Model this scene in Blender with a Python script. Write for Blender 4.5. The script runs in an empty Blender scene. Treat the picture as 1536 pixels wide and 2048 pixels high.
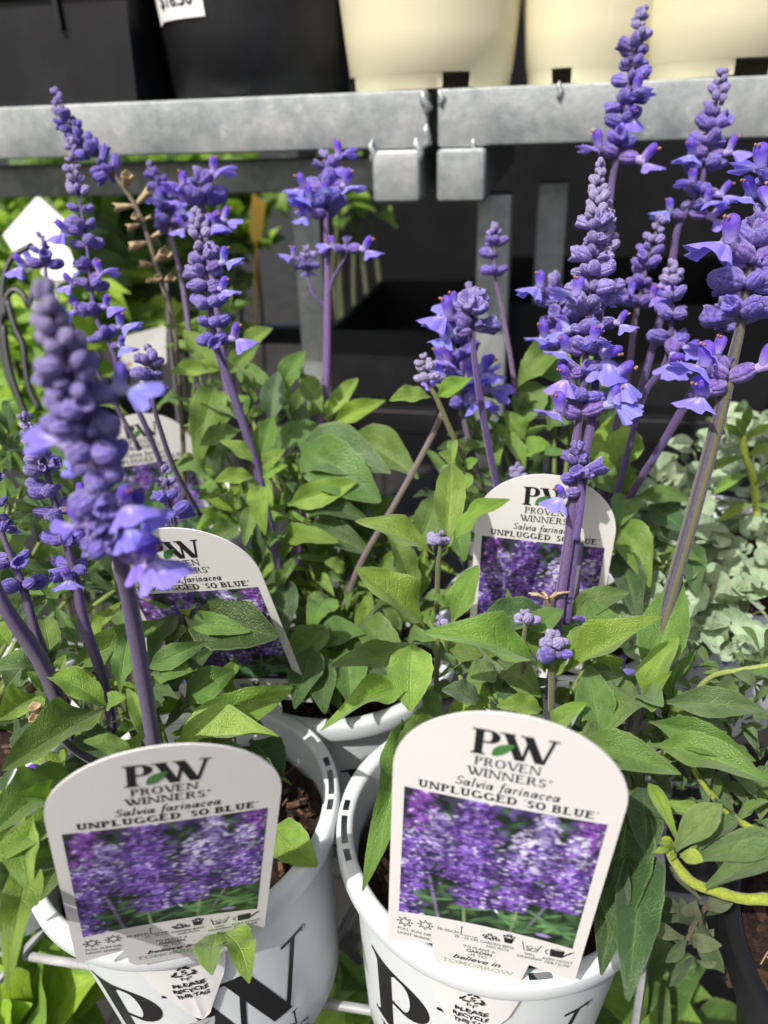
import bpy, math, random
import numpy as np
from mathutils import Vector, Matrix, Quaternion
R = math.radians
sc = bpy.context.scene
col = sc.collection
random.seed(7); NR = np.random.RandomState(11)

# ------------------------------------------------------------------ camera
PITCH, ROLL, FPX = R(27), R(2.0), 1540.0
CAM = Vector((0, 0, .393))
_F = Vector((0, math.cos(PITCH), -math.sin(PITCH)))
_u0 = Vector((0, math.sin(PITCH), math.cos(PITCH)))
_r = Vector((1, 0, 0)) * math.cos(ROLL) - _u0 * math.sin(ROLL)
_u = Vector((1, 0, 0)) * math.sin(ROLL) + _u0 * math.cos(ROLL)
cd = bpy.data.cameras.new('camera'); cam = bpy.data.objects.new('camera', cd); col.objects.link(cam)
m = Matrix((( _r.x, _u.x, -_F.x), (_r.y, _u.y, -_F.y), (_r.z, _u.z, -_F.z))).to_4x4()
cam.matrix_world = Matrix.Translation(CAM) @ m
cd.sensor_fit = 'VERTICAL'; cd.sensor_height = 36; cd.lens = FPX / 2048 * 36
cd.clip_start = .01; cd.clip_end = 500
cd.dof.use_dof = True; cd.dof.focus_distance = .305; cd.dof.aperture_fstop = 9.0; cd.dof.aperture_blades = 0
sc.camera = cam
# ------------------------------------------------------------------ light
SUN = Vector((-.37, -.50, .78)).normalized()
w = bpy.data.worlds.new('World'); sc.world = w; w.use_nodes = True
nt = w.node_tree; bg = nt.nodes['Background']
sky = nt.nodes.new('ShaderNodeTexSky'); sky.sky_type = 'NISHITA'; sky.sun_disc = False
sky.dust_density = 5.0; sky.ozone_density = .4; sky.air_density = .9; sky.sun_elevation = math.asin(SUN.z); sky.sun_rotation = math.atan2(SUN.x, SUN.y)
nt.links.new(sky.outputs[0], bg.inputs[0]); bg.inputs[1].default_value = .12
sl = bpy.data.lights.new('sun', 'SUN'); sl.energy = 4.2; sl.angle = R(.53); sl.color = (1, .965, .91)
so = bpy.data.objects.new('sun', sl); col.objects.link(so)
so.rotation_euler = (-SUN).to_track_quat('-Z', 'Y').to_euler(); so.location = SUN * 5
vs = sc.view_settings; vs.view_transform = 'Standard'; vs.look = 'None'; vs.exposure = .28; vs.gamma = 1
vs.use_curve_mapping = False
sc.cycles.use_denoising = True
sc.cycles.max_bounces = 8; sc.cycles.transparent_max_bounces = 8

# ------------------------------------------------------------------ helpers
def P(px, py, t):                      # a point t metres deep behind photo pixel (px, py)
    return CAM + (_F + _r * ((px - 768) / FPX) - _u * ((py - 1024) / FPX)) * t

def mk(name, verts, faces, uvs=None, mats=None, fm=None, smooth=True, colr=None):
    me = bpy.data.meshes.new(name)
    me.from_pydata([tuple(v) for v in verts], [], faces)
    if uvs is not None:
        l = me.uv_layers.new(name='UVMap')
        vi = np.empty(len(me.loops), dtype=np.int32); me.loops.foreach_get('vertex_index', vi)
        l.data.foreach_set('uv', np.asarray(uvs, dtype=np.float32)[vi].ravel())
    if colr is not None:
        a = me.color_attributes.new('Col', 'FLOAT_COLOR', 'POINT')
        a.data.foreach_set('color', np.asarray(colr, dtype=np.float32).ravel())
    for mm in (mats or []): me.materials.append(mm)
    if fm is not None: me.polygons.foreach_set('material_index', np.asarray(fm, dtype=np.int32))
    if smooth: me.polygons.foreach_set('use_smooth', np.ones(len(me.polygons), dtype=bool))
    me.update()
    return me

def obj(name, me, parent=None, mw=None, color=None, label=None):
    o = bpy.data.objects.new(name, me); col.objects.link(o)
    if parent is not None:
        o.parent = parent; o.matrix_parent_inverse = PW[parent.name].inverted()
    o.matrix_basis = mw if mw is not None else Matrix()
    PW[o.name] = o.matrix_basis.copy()
    if color is not None: o.color = color
    if label: o['label'] = label
    return o
PW = {}
def thing(name, label, cat, loc, group=None):
    o = bpy.data.objects.new(name, None); col.objects.link(o)
    o.empty_display_size = .02
    o.matrix_basis = Matrix.Translation(Vector(loc)); PW[o.name] = o.matrix_basis.copy()
    return tag(o, label, cat, group)
def tag(o, label=None, cat=None, group=None, kind=None):
    if label: o['label'] = label
    if cat: o['category'] = cat
    if group: o['group'] = group
    if kind: o['kind'] = kind
    return o

class MB:
    def __init__(s): s.v = []; s.f = []; s.uv = []; s.m = []
    def add(s, v, f, uv=None, mi=0):
        b = len(s.v); s.v += [tuple(q) for q in v]; s.f += [tuple(i + b for i in q) for q in f]
        s.uv += list(uv) if uv is not None else [(0, 0)] * len(v); s.m += [mi] * len(f)
    def box(s, c, d, mat=None, bev=0, mi=0):
        x, y, z = d[0] / 2, d[1] / 2, d[2] / 2
        if bev <= 0:
            v = [Vector((a, b, e)) for a in (-x, x) for b in (-y, y) for e in (-z, z)]
            f = [(0, 1, 3, 2), (4, 6, 7, 5), (0, 4, 5, 1), (2, 3, 7, 6), (0, 2, 6, 4), (1, 5, 7, 3)]
        else:
            import bmesh
            bm = bmesh.new(); bmesh.ops.create_cube(bm, size=1)
            for q in bm.verts: q.co = Vector((q.co.x * d[0], q.co.y * d[1], q.co.z * d[2]))
            bmesh.ops.bevel(bm, geom=bm.edges[:], offset=bev, segments=3, affect='EDGES', profile=.6)
            bm.verts.index_update(); v = [q.co.copy() for q in bm.verts]; f = [[q.index for q in p.verts] for p in bm.faces]; bm.free()
        M = (Matrix.Translation(Vector(c)) @ mat) if mat is not None else Matrix.Translation(Vector(c))
        s.add([M @ q for q in v], f, None, mi)
    def tube(s, pts, rad, n=8, square=0, caps=True, mi=0):
        pts = [Vector(p) for p in pts]
        k = len(pts)
        if not hasattr(rad, '__len__'): rad = [rad] * k
        tn = []
        for i in range(k):
            a = pts[max(i - 1, 0)]; b = pts[min(i + 1, k - 1)]; tn.append((b - a).normalized())
        nrm = tn[0].orthogonal().normalized(); v = []; uv = []; L = 0
        for i in range(k):
            if i:
                L += (pts[i] - pts[i - 1]).length
                nrm = (nrm - tn[i] * nrm.dot(tn[i])).normalized()
            bn = tn[i].cross(nrm)
            for j in range(n + 1):
                a = 2 * math.pi * j / n; rr = rad[i]
                if square: rr *= 1 + square * math.cos(4 * a)
                v.append(pts[i] + nrm * (rr * math.cos(a)) + bn * (rr * math.sin(a))); uv.append((j / n, L))
        f = [(i * (n + 1) + j, i * (n + 1) + j + 1, (i + 1) * (n + 1) + j + 1, (i + 1) * (n + 1) + j) for i in range(k - 1) for j in range(n)]
        if caps:
            f.append(tuple(range(n))[::-1]); f.append(tuple((k - 1) * (n + 1) + j for j in range(n)))
        s.add(v, f, uv, mi)
    def lathe(s, prof, n=48, c=(0, 0, 0), mi=0, skip=None, a0=0, a1=2 * math.pi):
        k = len(prof); v = []; uv = []
        for i, (r, z) in enumerate(prof):
            for j in range(n + 1):
                a = a0 + (a1 - a0) * j / n; v.append((c[0] + r * math.sin(a), c[1] - r * math.cos(a), c[2] + z)); uv.append((j / n, z))
        f = []
        for i in range(k - 1):
            for j in range(n):
                if skip and skip(i, j): continue
                f.append((i * (n + 1) + j, i * (n + 1) + j + 1, (i + 1) * (n + 1) + j + 1, (i + 1) * (n + 1) + j))
        s.add(v, f, uv, mi)
    def mesh(s, name, mats, smooth=True):
        return mk(name, s.v, s.f, s.uv, mats, s.m, smooth)
def autosm(me, ang=35):
    me.set_sharp_from_angle(angle=R(ang)); return me

def crom(pts, n):
    pts = [Vector(p) for p in pts]
    if len(pts) == 2: return [pts[0].lerp(pts[1], i / (n - 1)) for i in range(n)]
    q = [pts[0] * 2 - pts[1]] + pts + [pts[-1] * 2 - pts[-2]]
    out = []; m_ = len(pts) - 1
    for i in range(n):
        x = i / (n - 1) * m_; k = min(int(x), m_ - 1); t = x - k
        a, b, c, d = q[k:k + 4]
        out.append(.5 * ((2 * b) + (c - a) * t + (2 * a - 5 * b + 4 * c - d) * t * t + (3 * b - a - 3 * c + d) * t ** 3))
    return out

# ------------------------------------------------------------------ materials
class NB:
    def __init__(s, name):
        s.mat = bpy.data.materials.new(name); s.mat.use_nodes = True; s.t = s.mat.node_tree
        s.b = s.t.nodes['Principled BSDF']; s.out = s.t.nodes['Material Output']
    def n(s, typ, **kw):
        q = s.t.nodes.new('ShaderNode' + typ)
        for k, v in kw.items(): setattr(q, k, v)
        return q
    def l(s, a, b): s.t.links.new(a, b)
    def val(s, x, sock):
        if hasattr(x, 'is_linked') or hasattr(x, 'links'): s.l(x, sock)
        else: sock.default_value = x
    def math(s, op, a, b=0.0, c=None):
        q = s.n('Math', operation=op); s.val(a, q.inputs[0]); s.val(b, q.inputs[1])
        if c is not None: s.val(c, q.inputs[2])
        return q.outputs[0]
    def mix(s, f, a, b, mode='MIX'):
        q = s.n('Mix', data_type='RGBA', blend_type=mode); s.val(f, q.inputs[0]); s.val(a, q.inputs[6]); s.val(b, q.inputs[7]); return q.outputs[2]
    def ramp(s, f, *st):
        q = s.n('ValToRGB'); e = q.color_ramp.elements
        while len(e) < len(st): e.new(.5)
        for i, (p, c) in enumerate(st): e[i].position = p; e[i].color = c if len(c) == 4 else (*c, 1)
        s.l(f, q.inputs[0]); return q.outputs[0]
    def noise(s, scale, detail=3, vec=None, rough=.5, w=None):
        q = s.n('TexNoise'); q.inputs['Scale'].default_value = scale; q.inputs['Detail'].default_value = detail; q.inputs['Roughness'].default_value = rough
        if w is not None: q.noise_dimensions = '4D'; s.val(w, q.inputs['W'])
        if vec is not None: s.l(vec, q.inputs['Vector'])
        return q.outputs[0]
    def bump(s, h, st=.3, dist=.001):
        q = s.n('Bump'); q.inputs['Strength'].default_value = st; q.inputs['Distance'].default_value = dist
        s.l(h, q.inputs['Height']); s.l(q.outputs[0], s.b.inputs['Normal']); return q.outputs[0]
    def set(s, **kw):
        for k, v in kw.items(): s.val(v, s.b.inputs[k.replace('_', ' ')])
    def translucent(s, colr, fac, nor=None):
        t = s.n('BsdfTranslucent'); s.val(colr, t.inputs[0])
        if nor is not None: s.l(nor, t.inputs['Normal'])
        mx = s.n('MixShader'); s.val(fac, mx.inputs[0]); s.l(s.b.outputs[0], mx.inputs[1]); s.l(t.outputs[0], mx.inputs[2]); s.l(mx.outputs[0], s.out.inputs[0])
G4 = lambda *c: (*c, 1)

def leaf_mat(name, nside=7.0, rough=.41, veinc=(.30, .42, .14), fac=.28, veinamt=.35, slant=1.4):
    b = NB(name)
    oi = b.n('ObjectInfo'); uv = b.n('UVMap'); sp = b.n('SeparateXYZ'); b.l(uv.outputs[0], sp.inputs[0])
    u = b.math('ABSOLUTE', b.math('SUBTRACT', b.math('MULTIPLY', sp.outputs[0], 2), 1)); v = sp.outputs[1]
    mid = b.math('SUBTRACT', 1, b.math('SMOOTH_MIN', b.math('MULTIPLY', u, 14), 1.0, .3))
    wob = b.noise(9, 2, uv.outputs[0], w=oi.outputs['Random'])
    ph = b.math('ADD', b.math('SUBTRACT', b.math('MULTIPLY', v, nside), b.math('MULTIPLY', u, slant)), b.math('MULTIPLY', wob, .5))
    fr = b.math('ABSOLUTE', b.math('SUBTRACT', b.math('FRACT', ph), .5))
    side = b.math('MULTIPLY', b.math('SUBTRACT', 1, b.math('MINIMUM', b.math('MULTIPLY', fr, 11), 1)), b.math('SUBTRACT', 1, u))
    vein = b.math('MAXIMUM', mid, b.math('MULTIPLY', side, .7))
    n1 = b.noise(5, 4, uv.outputs[0], w=b.math('MULTIPLY', oi.outputs['Random'], 37))
    vo = b.n('TexVoronoi'); vo.inputs['Scale'].default_value = 40
    mp = b.n('Mapping'); mp.inputs['Scale'].default_value = (.8, 2.2, 1); b.l(uv.outputs[0], mp.inputs[0]); b.l(mp.outputs[0], vo.inputs[0])
    base = b.mix(b.ramp(n1, (.3, G4(0, 0, 0)), (.75, G4(1, 1, 1))), b.mix(1, oi.outputs['Color'], G4(.72, .78, .7), 'MULTIPLY'), b.mix(1, oi.outputs['Color'], G4(1.22, 1.15, 1.1), 'MULTIPLY'))
    base = b.mix(b.math('MULTIPLY', vein, veinamt), base, G4(*veinc))
    edge = b.ramp(u, (.9, G4(0, 0, 0)), (1, G4(1, 1, 1)))
    base = b.mix(b.math('MULTIPLY', edge, .35), base, G4(.30, .40, .16))
    sp2 = b.ramp(b.noise(7, 5, uv.outputs[0], .6, w=b.math('MULTIPLY', oi.outputs['Random'], 91)), (.68, G4(0, 0, 0)), (.76, G4(1, 1, 1)))
    base = b.mix(b.math('MULTIPLY', sp2, .5), base, G4(.16, .10, .04))
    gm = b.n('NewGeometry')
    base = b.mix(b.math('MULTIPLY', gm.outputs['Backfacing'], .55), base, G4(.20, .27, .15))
    b.set(Base_Color=base, Roughness=b.math('ADD', b.math('MULTIPLY', n1, .2), rough - .12), Specular_IOR_Level=.5, Sheen_Weight=.14, Sheen_Roughness=.4)
    h = b.math('ADD', b.math('ADD', b.math('MULTIPLY', vein, -.75), b.math('MULTIPLY', vo.outputs[0], .5)), b.math('MULTIPLY', n1, .8))
    nr = b.bump(h, .65, .001)
    b.translucent(b.mix(1, base, G4(1.5, 1.7, .55), 'MULTIPLY'), fac, nr)
    return b.mat
M = {}
M['leaf'] = leaf_mat('salvia_leaf')
M['succ'] = leaf_mat('smooth_leaf', 3, .5, (.2, .3, .12), .2, .12)
M['silver'] = leaf_mat('silver_leaf', 3, .55, (.50, .56, .44), .2, .25, .4)
M['broad'] = leaf_mat('broad_leaf', 6, .38, (.3, .42, .15), .35, .4)

def calyx_mat():
    b = NB('calyx'); oi = b.n('ObjectInfo'); uv = b.n('UVMap'); sp = b.n('SeparateXYZ'); b.l(uv.outputs[0], sp.inputs[0])
    tc = b.n('TexCoord')
    st = b.math('ABSOLUTE', b.math('SINE', b.math('MULTIPLY', sp.outputs[0], 25.13)))
    fz = b.noise(11, 4, uv.outputs[0], .75, w=b.math('MULTIPLY', oi.outputs['Random'], 9))
    fz2 = b.noise(3, 3, uv.outputs[0], .6, w=b.math('MULTIPLY', oi.outputs['Random'], 20))
    base = b.mix(b.ramp(fz2, (.3, G4(0, 0, 0)), (.7, G4(1, 1, 1))), b.mix(1, oi.outputs['Color'], G4(.72, .62, .78), 'MULTIPLY'), b.mix(1, oi.outputs['Color'], G4(1.3, 1.3, 1.15), 'MULTIPLY'))
    base = b.mix(b.math('MULTIPLY', b.ramp(st, (.0, G4(0, 0, 0)), (.35, G4(1, 1, 1))), .38), b.mix(1, base, G4(1.25, 1.3, 1.15), 'MULTIPLY'), b.mix(1, base, G4(.5, .42, .62), 'MULTIPLY'))
    fuzz = b.ramp(fz, (.44, G4(0, 0, 0)), (.66, G4(1, 1, 1)))
    basefade = b.ramp(sp.outputs[1], (0, G4(1, 1, 1)), (.38, G4(0, 0, 0)))
    al = oi.outputs['Alpha']
    f = b.math('MULTIPLY', b.math('MAXIMUM', b.math('MULTIPLY', fuzz, .62), b.math('MULTIPLY', basefade, .85)), al)
    base = b.mix(f, base, G4(.66, .63, .84))
    b.set(Base_Color=base, Roughness=.72, Specular_IOR_Level=.2, Sheen_Weight=.5, Sheen_Roughness=.28, Sheen_Tint=G4(.80, .74, 1))
    nr = b.bump(b.math('ADD', b.math('MULTIPLY', st, 1.0), b.math('MULTIPLY', fz, 1.6)), .8, .0009)
    b.translucent(b.mix(1, base, G4(1.3, 1.1, 1.4), 'MULTIPLY'), .2)
    return b.mat
M['calyx'] = calyx_mat()
def corolla_mat():
    b = NB('corolla'); at = b.n('VertexColor'); at.layer_name = 'Col'; oi = b.n('ObjectInfo')
    uv = b.n('UVMap'); n1 = b.noise(14, 3, uv.outputs[0], .6, w=oi.outputs['Random'])
    sp = b.n('SeparateXYZ'); b.l(uv.outputs[0], sp.inputs[0])
    wv = b.math('ABSOLUTE', b.math('SINE', b.math('MULTIPLY', sp.outputs[0], 30)))
    base = b.mix(1, at.outputs[0], oi.outputs['Color'], 'MULTIPLY')
    base = b.mix(b.math('MULTIPLY', b.ramp(n1, (.35, G4(0, 0, 0)), (.7, G4(1, 1, 1))), .35), base, b.mix(1, base, G4(.72, .62, .86), 'MULTIPLY'))
    b.set(Base_Color=base, Roughness=.55, Specular_IOR_Level=.25, Sheen_Weight=.3, Sheen_Roughness=.4, Sheen_Tint=G4(.8, .8, 1))
    b.bump(b.math('ADD', n1, b.math('MULTIPLY', wv, .35)), .5, .0006)
    b.translucent(base, .4)
    return b.mat
M['corolla'] = corolla_mat()
def stem_mat():
    b = NB('stem'); oi = b.n('ObjectInfo'); uv = b.n('UVMap'); sp = b.n('SeparateXYZ'); b.l(uv.outputs[0], sp.inputs[0]); tc = b.n('TexCoord')
    s4 = b.math('ABSOLUTE', b.math('SINE', b.math('MULTIPLY', sp.outputs[0], 12.566)))
    nz = b.noise(900, 3, tc.outputs['Object'], .7); nb = b.noise(60, 2, tc.outputs['Object'])
    f = b.math('MULTIPLY', b.ramp(b.math('ADD', b.math('MULTIPLY', s4, .8), b.math('MULTIPLY', nz, .45)), (.66, G4(0, 0, 0)), (.92, G4(1, 1, 1))), oi.outputs['Alpha'])
    base = b.mix(1, oi.outputs['Color'], b.ramp(nz, (.3, G4(.7, .7, .7)), (.7, G4(1.3, 1.3, 1.3))), 'MULTIPLY')
    base = b.mix(f, base, G4(.115, .115, .030))
    b.set(Base_Color=base, Roughness=.6, Specular_IOR_Level=.3, Sheen_Weight=.3, Sheen_Tint=G4(.85, .8, 1))
    b.bump(b.math('ADD', nz, b.math('MULTIPLY', s4, .8)), .4, .0004)
    return b.mat
M['stem'] = stem_mat()
def plastic(name, c, rough=.35, dirt=.12, dc=(.3, .28, .24), spec=.5, scale=30, sss=0):
    b = NB(name); tc = b.n('TexCoord'); n1 = b.noise(scale, 5, tc.outputs['Object'], .6); n2 = b.noise(scale * 14, 3, tc.outputs['Object'], .7)
    d = b.math('MULTIPLY', b.ramp(b.math('ADD', b.math('MULTIPLY', n1, .7), b.math('MULTIPLY', n2, .3)), (.52, G4(0, 0, 0)), (.75, G4(1, 1, 1))), dirt)
    b.set(Base_Color=b.mix(d, G4(*c), G4(*dc)), Roughness=b.math('ADD', b.math('MULTIPLY', n1, .22), rough - .1), Specular_IOR_Level=spec)
    b.bump(b.math('ADD', n1, b.math('MULTIPLY', n2, .25)), .12, .0012)
    return b.mat
M['pot'] = plastic('white_pot_plastic', (.62, .66, .675), .36, .26, (.36, .33, .27), .5, 26)
M['tag'] = plastic('tag_card', (.69, .675, .655), .5, .06, (.45, .42, .36), .35, 40)
M['blackp'] = plastic('black_plastic', (.008, .0085, .010), .45, .35, (.035, .037, .04), .4, 14)
M['blackpot'] = plastic('black_pot_plastic', (.010, .010, .011), .32, .35, (.04, .04, .038), .5, 20)
M['cream'] = plastic('cream_plastic', (.66, .62, .43), .5, .16, (.5, .42, .27), .35, 16)
M['hoop'] = plastic('black_coated_wire', (.012, .013, .016), .35, .1, (.04, .04, .04), .5, 30)
M['label'] = plastic('price_label', (.78, .78, .77), .5, .03)
M['greycard'] = plastic('grey_card', (.42, .42, .40), .5, .1)
M['yellow'] = plastic('yellow_label', (.80, .50, .03), .5, .15, (.7, .65, .5), .4, 50)
M['ink'] = plastic('black_ink', (.015, .015, .016), .45, .05, (.1, .1, .1), .4)
M['slate'] = plastic('grey_ink', (.38, .41, .42), .5, .05)
M['greenink'] = plastic('green_ink', (.06, .19, .05), .5, .25, (.10, .28, .07), .4, 200)
M['sageink'] = plastic('sage_ink', (.34, .43, .30), .5, .05)
M['dash'] = plastic('faint_ink', (.46, .45, .43), .5, .05)
def galv():
    b = NB('galvanised_steel'); tc = b.n('TexCoord'); vo = b.n('TexVoronoi'); vo.inputs['Scale'].default_value = 120; b.l(tc.outputs['Object'], vo.inputs[0])
    n1 = b.noise(16, 7, tc.outputs['Object'], .7); n2 = b.noise(60, 4, tc.outputs['Object'], .7); mp = b.n('Mapping'); mp.inputs['Scale'].default_value = (1, 1, .22); b.l(tc.outputs['Object'], mp.inputs[0]); n3 = b.noise(55, 4, mp.outputs[0], .65)
    c = b.mix(b.ramp(n1, (.36, G4(0, 0, 0)), (.64, G4(1, 1, 1))), G4(.22, .265, .27), G4(.50, .52, .52))
    bw = b.n('RGBToBW'); b.l(vo.outputs['Color'], bw.inputs[0]); c = b.mix(b.math('MULTIPLY', bw.outputs[0], .22), c, G4(.66, .68, .69))
    c = b.mix(b.math('MULTIPLY', b.ramp(n2, (.6, G4(0, 0, 0)), (.72, G4(1, 1, 1))), .5), c, G4(.72, .72, .70))
    c = b.mix(b.math('MULTIPLY', b.ramp(n3, (.58, G4(0, 0, 0)), (.72, G4(1, 1, 1))), .32), c, G4(.34, .30, .23))
    b.set(Base_Color=c, Metallic=.7, Roughness=b.math('ADD', b.math('MULTIPLY', n2, .3), .28))
    b.bump(b.math('ADD', b.math('MULTIPLY', n2, .7), n1), .35, .0015)
    return b.mat
M['galv'] = galv()
def simple(name, c1, c2, scale, rough=.9, bump=.6, dist=.003, spec=.2):
    b = NB(name); tc = b.n('TexCoord'); n1 = b.noise(scale, 6, tc.outputs['Object'], .7)
    b.set(Base_Color=b.mix(b.ramp(n1, (.35, G4(0, 0, 0)), (.68, G4(1, 1, 1))), G4(*c1), G4(*c2)), Roughness=rough, Specular_IOR_Level=spec)
    b.bump(n1, bump, dist); return b.mat
M['soil'] = simple('potting_soil', (.012, .008, .006), (.06, .036, .024), 260, .95, .9, .004)
M['chip'] = simple('bark', (.045, .024, .015), (.15, .085, .05), 120, .85, .7, .002)
M['straw'] = simple('dry_fibre', (.22, .15, .08), (.4, .3, .18), 200, .8, .3, .001)
M['ground'] = simple('concrete', (.016, .016, .015), (.034, .033, .031), 8, .9, .4, .004)
M['shade_sheet'] = simple('painted_shade', (.003, .003, .0035), (.007, .007, .008), 5, .9, .3, .004)  # near-black colour standing in for the deep shade behind the shelves
M['dry'] = simple('dry_calyx', (.30, .21, .11), (.52, .42, .27), 500, .8, .5, .0006)
M['wire'] = simple('wire', (.20, .21, .21), (.36, .37, .37), 60, .45, .2, .001, .5)
def pic_mat():
    b = NB('printed_photo'); at = b.n('VertexColor'); at.layer_name = 'Col'
    b.set(Base_Color=at.outputs[0], Roughness=.38, Specular_IOR_Level=.4); return b.mat
M['pic'] = pic_mat()

# ------------------------------------------------------------------ leaf shapes
def leaf_mesh(name, mat, outline, arch=.12, fold=.25, wave=0, twist=0, tipbend=0, nu=9, nv=17, serr=0, seed=0, cup=0):
    rs = np.random.RandomState(seed); xs = [a for a, _ in outline]; ys = [b for _, b in outline]
    v = []; uv = []; p1, p2 = rs.rand(2) * 6.28
    for i in range(nv):
        t = i / (nv - 1); hw = float(np.interp(t, xs, ys))
        if serr: hw *= 1 + serr * math.sin(t * 41 + p1)
        tw = twist * (t - .5)
        for j in range(nu):
            u = -1 + 2 * j / (nu - 1)
            x = u * hw; z = arch * 4 * t * (1 - t) - tipbend * max(0, t - .55) ** 2 * 4
            z += fold * abs(u) * hw - cup * u * u * hw
            z += wave * hw * math.sin(t * 13 + p2 + (0 if u < 0 else 1.7)) * abs(u) ** 1.5
            xx = x * math.cos(tw); zz = z + x * math.sin(tw)
            v.append((xx + .03 * math.sin(t * 3 + p1) - .03 * math.sin(p1), t, zz)); uv.append(((u + 1) / 2, t))
    f = [(i * nu + j, i * nu + j + 1, (i + 1) * nu + j + 1, (i + 1) * nu + j) for i in range(nv - 1) for j in range(nu - 1)]
    return mk(name, v, f, uv, [mat])
SAL = [(0, .05), (.06, .05), (.13, .09), (.22, .24), (.34, .41), (.46, .5), (.58, .47), (.7, .37), (.82, .24), (.92, .13), (.97, .075), (1, .02)]
SAL2 = [(0, .06), (.07, .06), (.14, .16), (.24, .36), (.36, .5), (.5, .48), (.64, .4), (.78, .29), (.9, .16), (.96, .09), (1, .025)]
SAL3 = [(0, .06), (.08, .08), (.18, .26), (.32, .44), (.5, .5), (.68, .45), (.82, .32), (.93, .16), (1, .04)]
LEAF = [leaf_mesh('leaf', M['leaf'], o, a, f, w_, tw, tb, serr=se, seed=i) for i, (o, a, f, w_, tw, tb, se) in enumerate([
    (SAL, .10, .30, .10, .3, .05, .02), (SAL, .16, .22, .16, -.5, .1, .03), (SAL2, .06, .35, .12, .5, 0, .02), (SAL2, .18, .18, .2, -.3, .15, .03),
    (SAL3, .08, .25, .10, .2, .04, .02), (SAL3, .14, .30, .18, -.6, .12, .03), (SAL, .04, .40, .08, .1, -.05, .02), (SAL2, .22, .15, .22, .7, .2, .03)])]
SPA = [(0, .10), (.15, .15), (.35, .28), (.55, .44), (.7, .5), (.82, .46), (.92, .32), (.97, .18), (1, .03)]
SPAT = [leaf_mesh('leaf', M['succ'], SPA, a, f, .02, tw, tb, 5, 10, seed=30 + i) for i, (a, f, tw, tb) in enumerate([(.10, .25, .1, 0), (.05, .35, -.2, .1), (.15, .2, .3, .1)])]
BRO = [(0, .03), (.06, .03), (.1, .2), (.2, .42), (.35, .5), (.55, .44), (.75, .28), (.9, .12), (1, .01)]
BROAD = [leaf_mesh('leaf', M['broad'], BRO, a, f, .08, tw, tb, 5, 10, seed=40 + i) for i, (a, f, tw, tb) in enumerate([(.1, .2, .1, .1), (.2, .15, -.3, .2), (.05, .3, .3, 0)])]
def round_leaf(seed):
    rs = np.random.RandomState(seed); v = [(0, 0, 0)]; uv = [(.5, .1)]; n = 20; rr = (.35, .7, 1)
    for k, r in enumerate(rr):
        for j in range(n):
            a = 2 * math.pi * j / n - math.pi / 2 + math.pi / n
            q = r * (1 + .05 * math.sin(3 * a + seed))
            notch = max(0, 1 - abs(((a + math.pi / 2 + math.pi) % (2 * math.pi)) - math.pi) / .5)
            q *= 1 - .45 * notch * r
            x, y = .5 * q * math.cos(a), .5 + .5 * q * math.sin(a)
            v.append((x, y, .10 * r * r * (1 + .8 * math.cos(2 * a + seed)) + .03 * math.sin(5 * a + seed) * r)); uv.append((.5 + x * .95, y))
    f = [(0, 1 + j, 1 + (j + 1) % n) for j in range(n)]
    for k in range(2): f += [(1 + k * n + j, 1 + (k + 1) * n + j, 1 + (k + 1) * n + (j + 1) % n, 1 + k * n + (j + 1) % n) for j in range(n)]
    return mk('leaf', v, f, uv, [M['silver']])
ROUND = [round_leaf(i) for i in range(3)]

UP = Vector((0, 0, 1))
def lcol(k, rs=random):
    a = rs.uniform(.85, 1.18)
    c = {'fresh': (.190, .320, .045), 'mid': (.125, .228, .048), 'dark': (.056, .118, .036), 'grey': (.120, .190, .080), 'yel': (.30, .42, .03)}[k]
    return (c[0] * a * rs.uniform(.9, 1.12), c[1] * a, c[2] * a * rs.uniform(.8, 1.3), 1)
def leaf(plant, b, t, wid, roll=0, kind='mid', shape=None, protos=LEAF, up=None, zs=1.0, label=None):
    b = Vector(b); t = Vector(t); ax = t - b; L = ax.length; y = ax / L
    n = up if up is not None else (UP * .75 + (CAM - b).normalized() * .5)
    n = n - y * n.dot(y)
    if n.length < 1e-4: n = y.orthogonal()
    n.normalize(); n = Quaternion(y, R(roll)) @ n; x = y.cross(n)
    me = protos[shape if shape is not None else random.randrange(len(protos))]
    Mx = Matrix(((x.x * wid, y.x * L, n.x * L * zs, b.x), (x.y * wid, y.y * L, n.y * L * zs, b.y), (x.z * wid, y.z * L, n.z * L * zs, b.z), (0, 0, 0, 1)))
    return obj('leaf', me, plant, Mx, lcol(kind) if isinstance(kind, str) else kind, label)
def lp(plant, b, t, w_px, roll=0, kind='mid', shape=None, protos=LEAF, zs=1.0, up=None):      # base, tip as (px, py, depth)
    B, T = P(*b), P(*t)
    if up is None: up = UP * .4 + (CAM - B).normalized() * .8
    return leaf(plant, B, T, w_px * (b[2] + t[2]) / 2 / FPX, roll, kind, shape, protos, up, zs)
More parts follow.
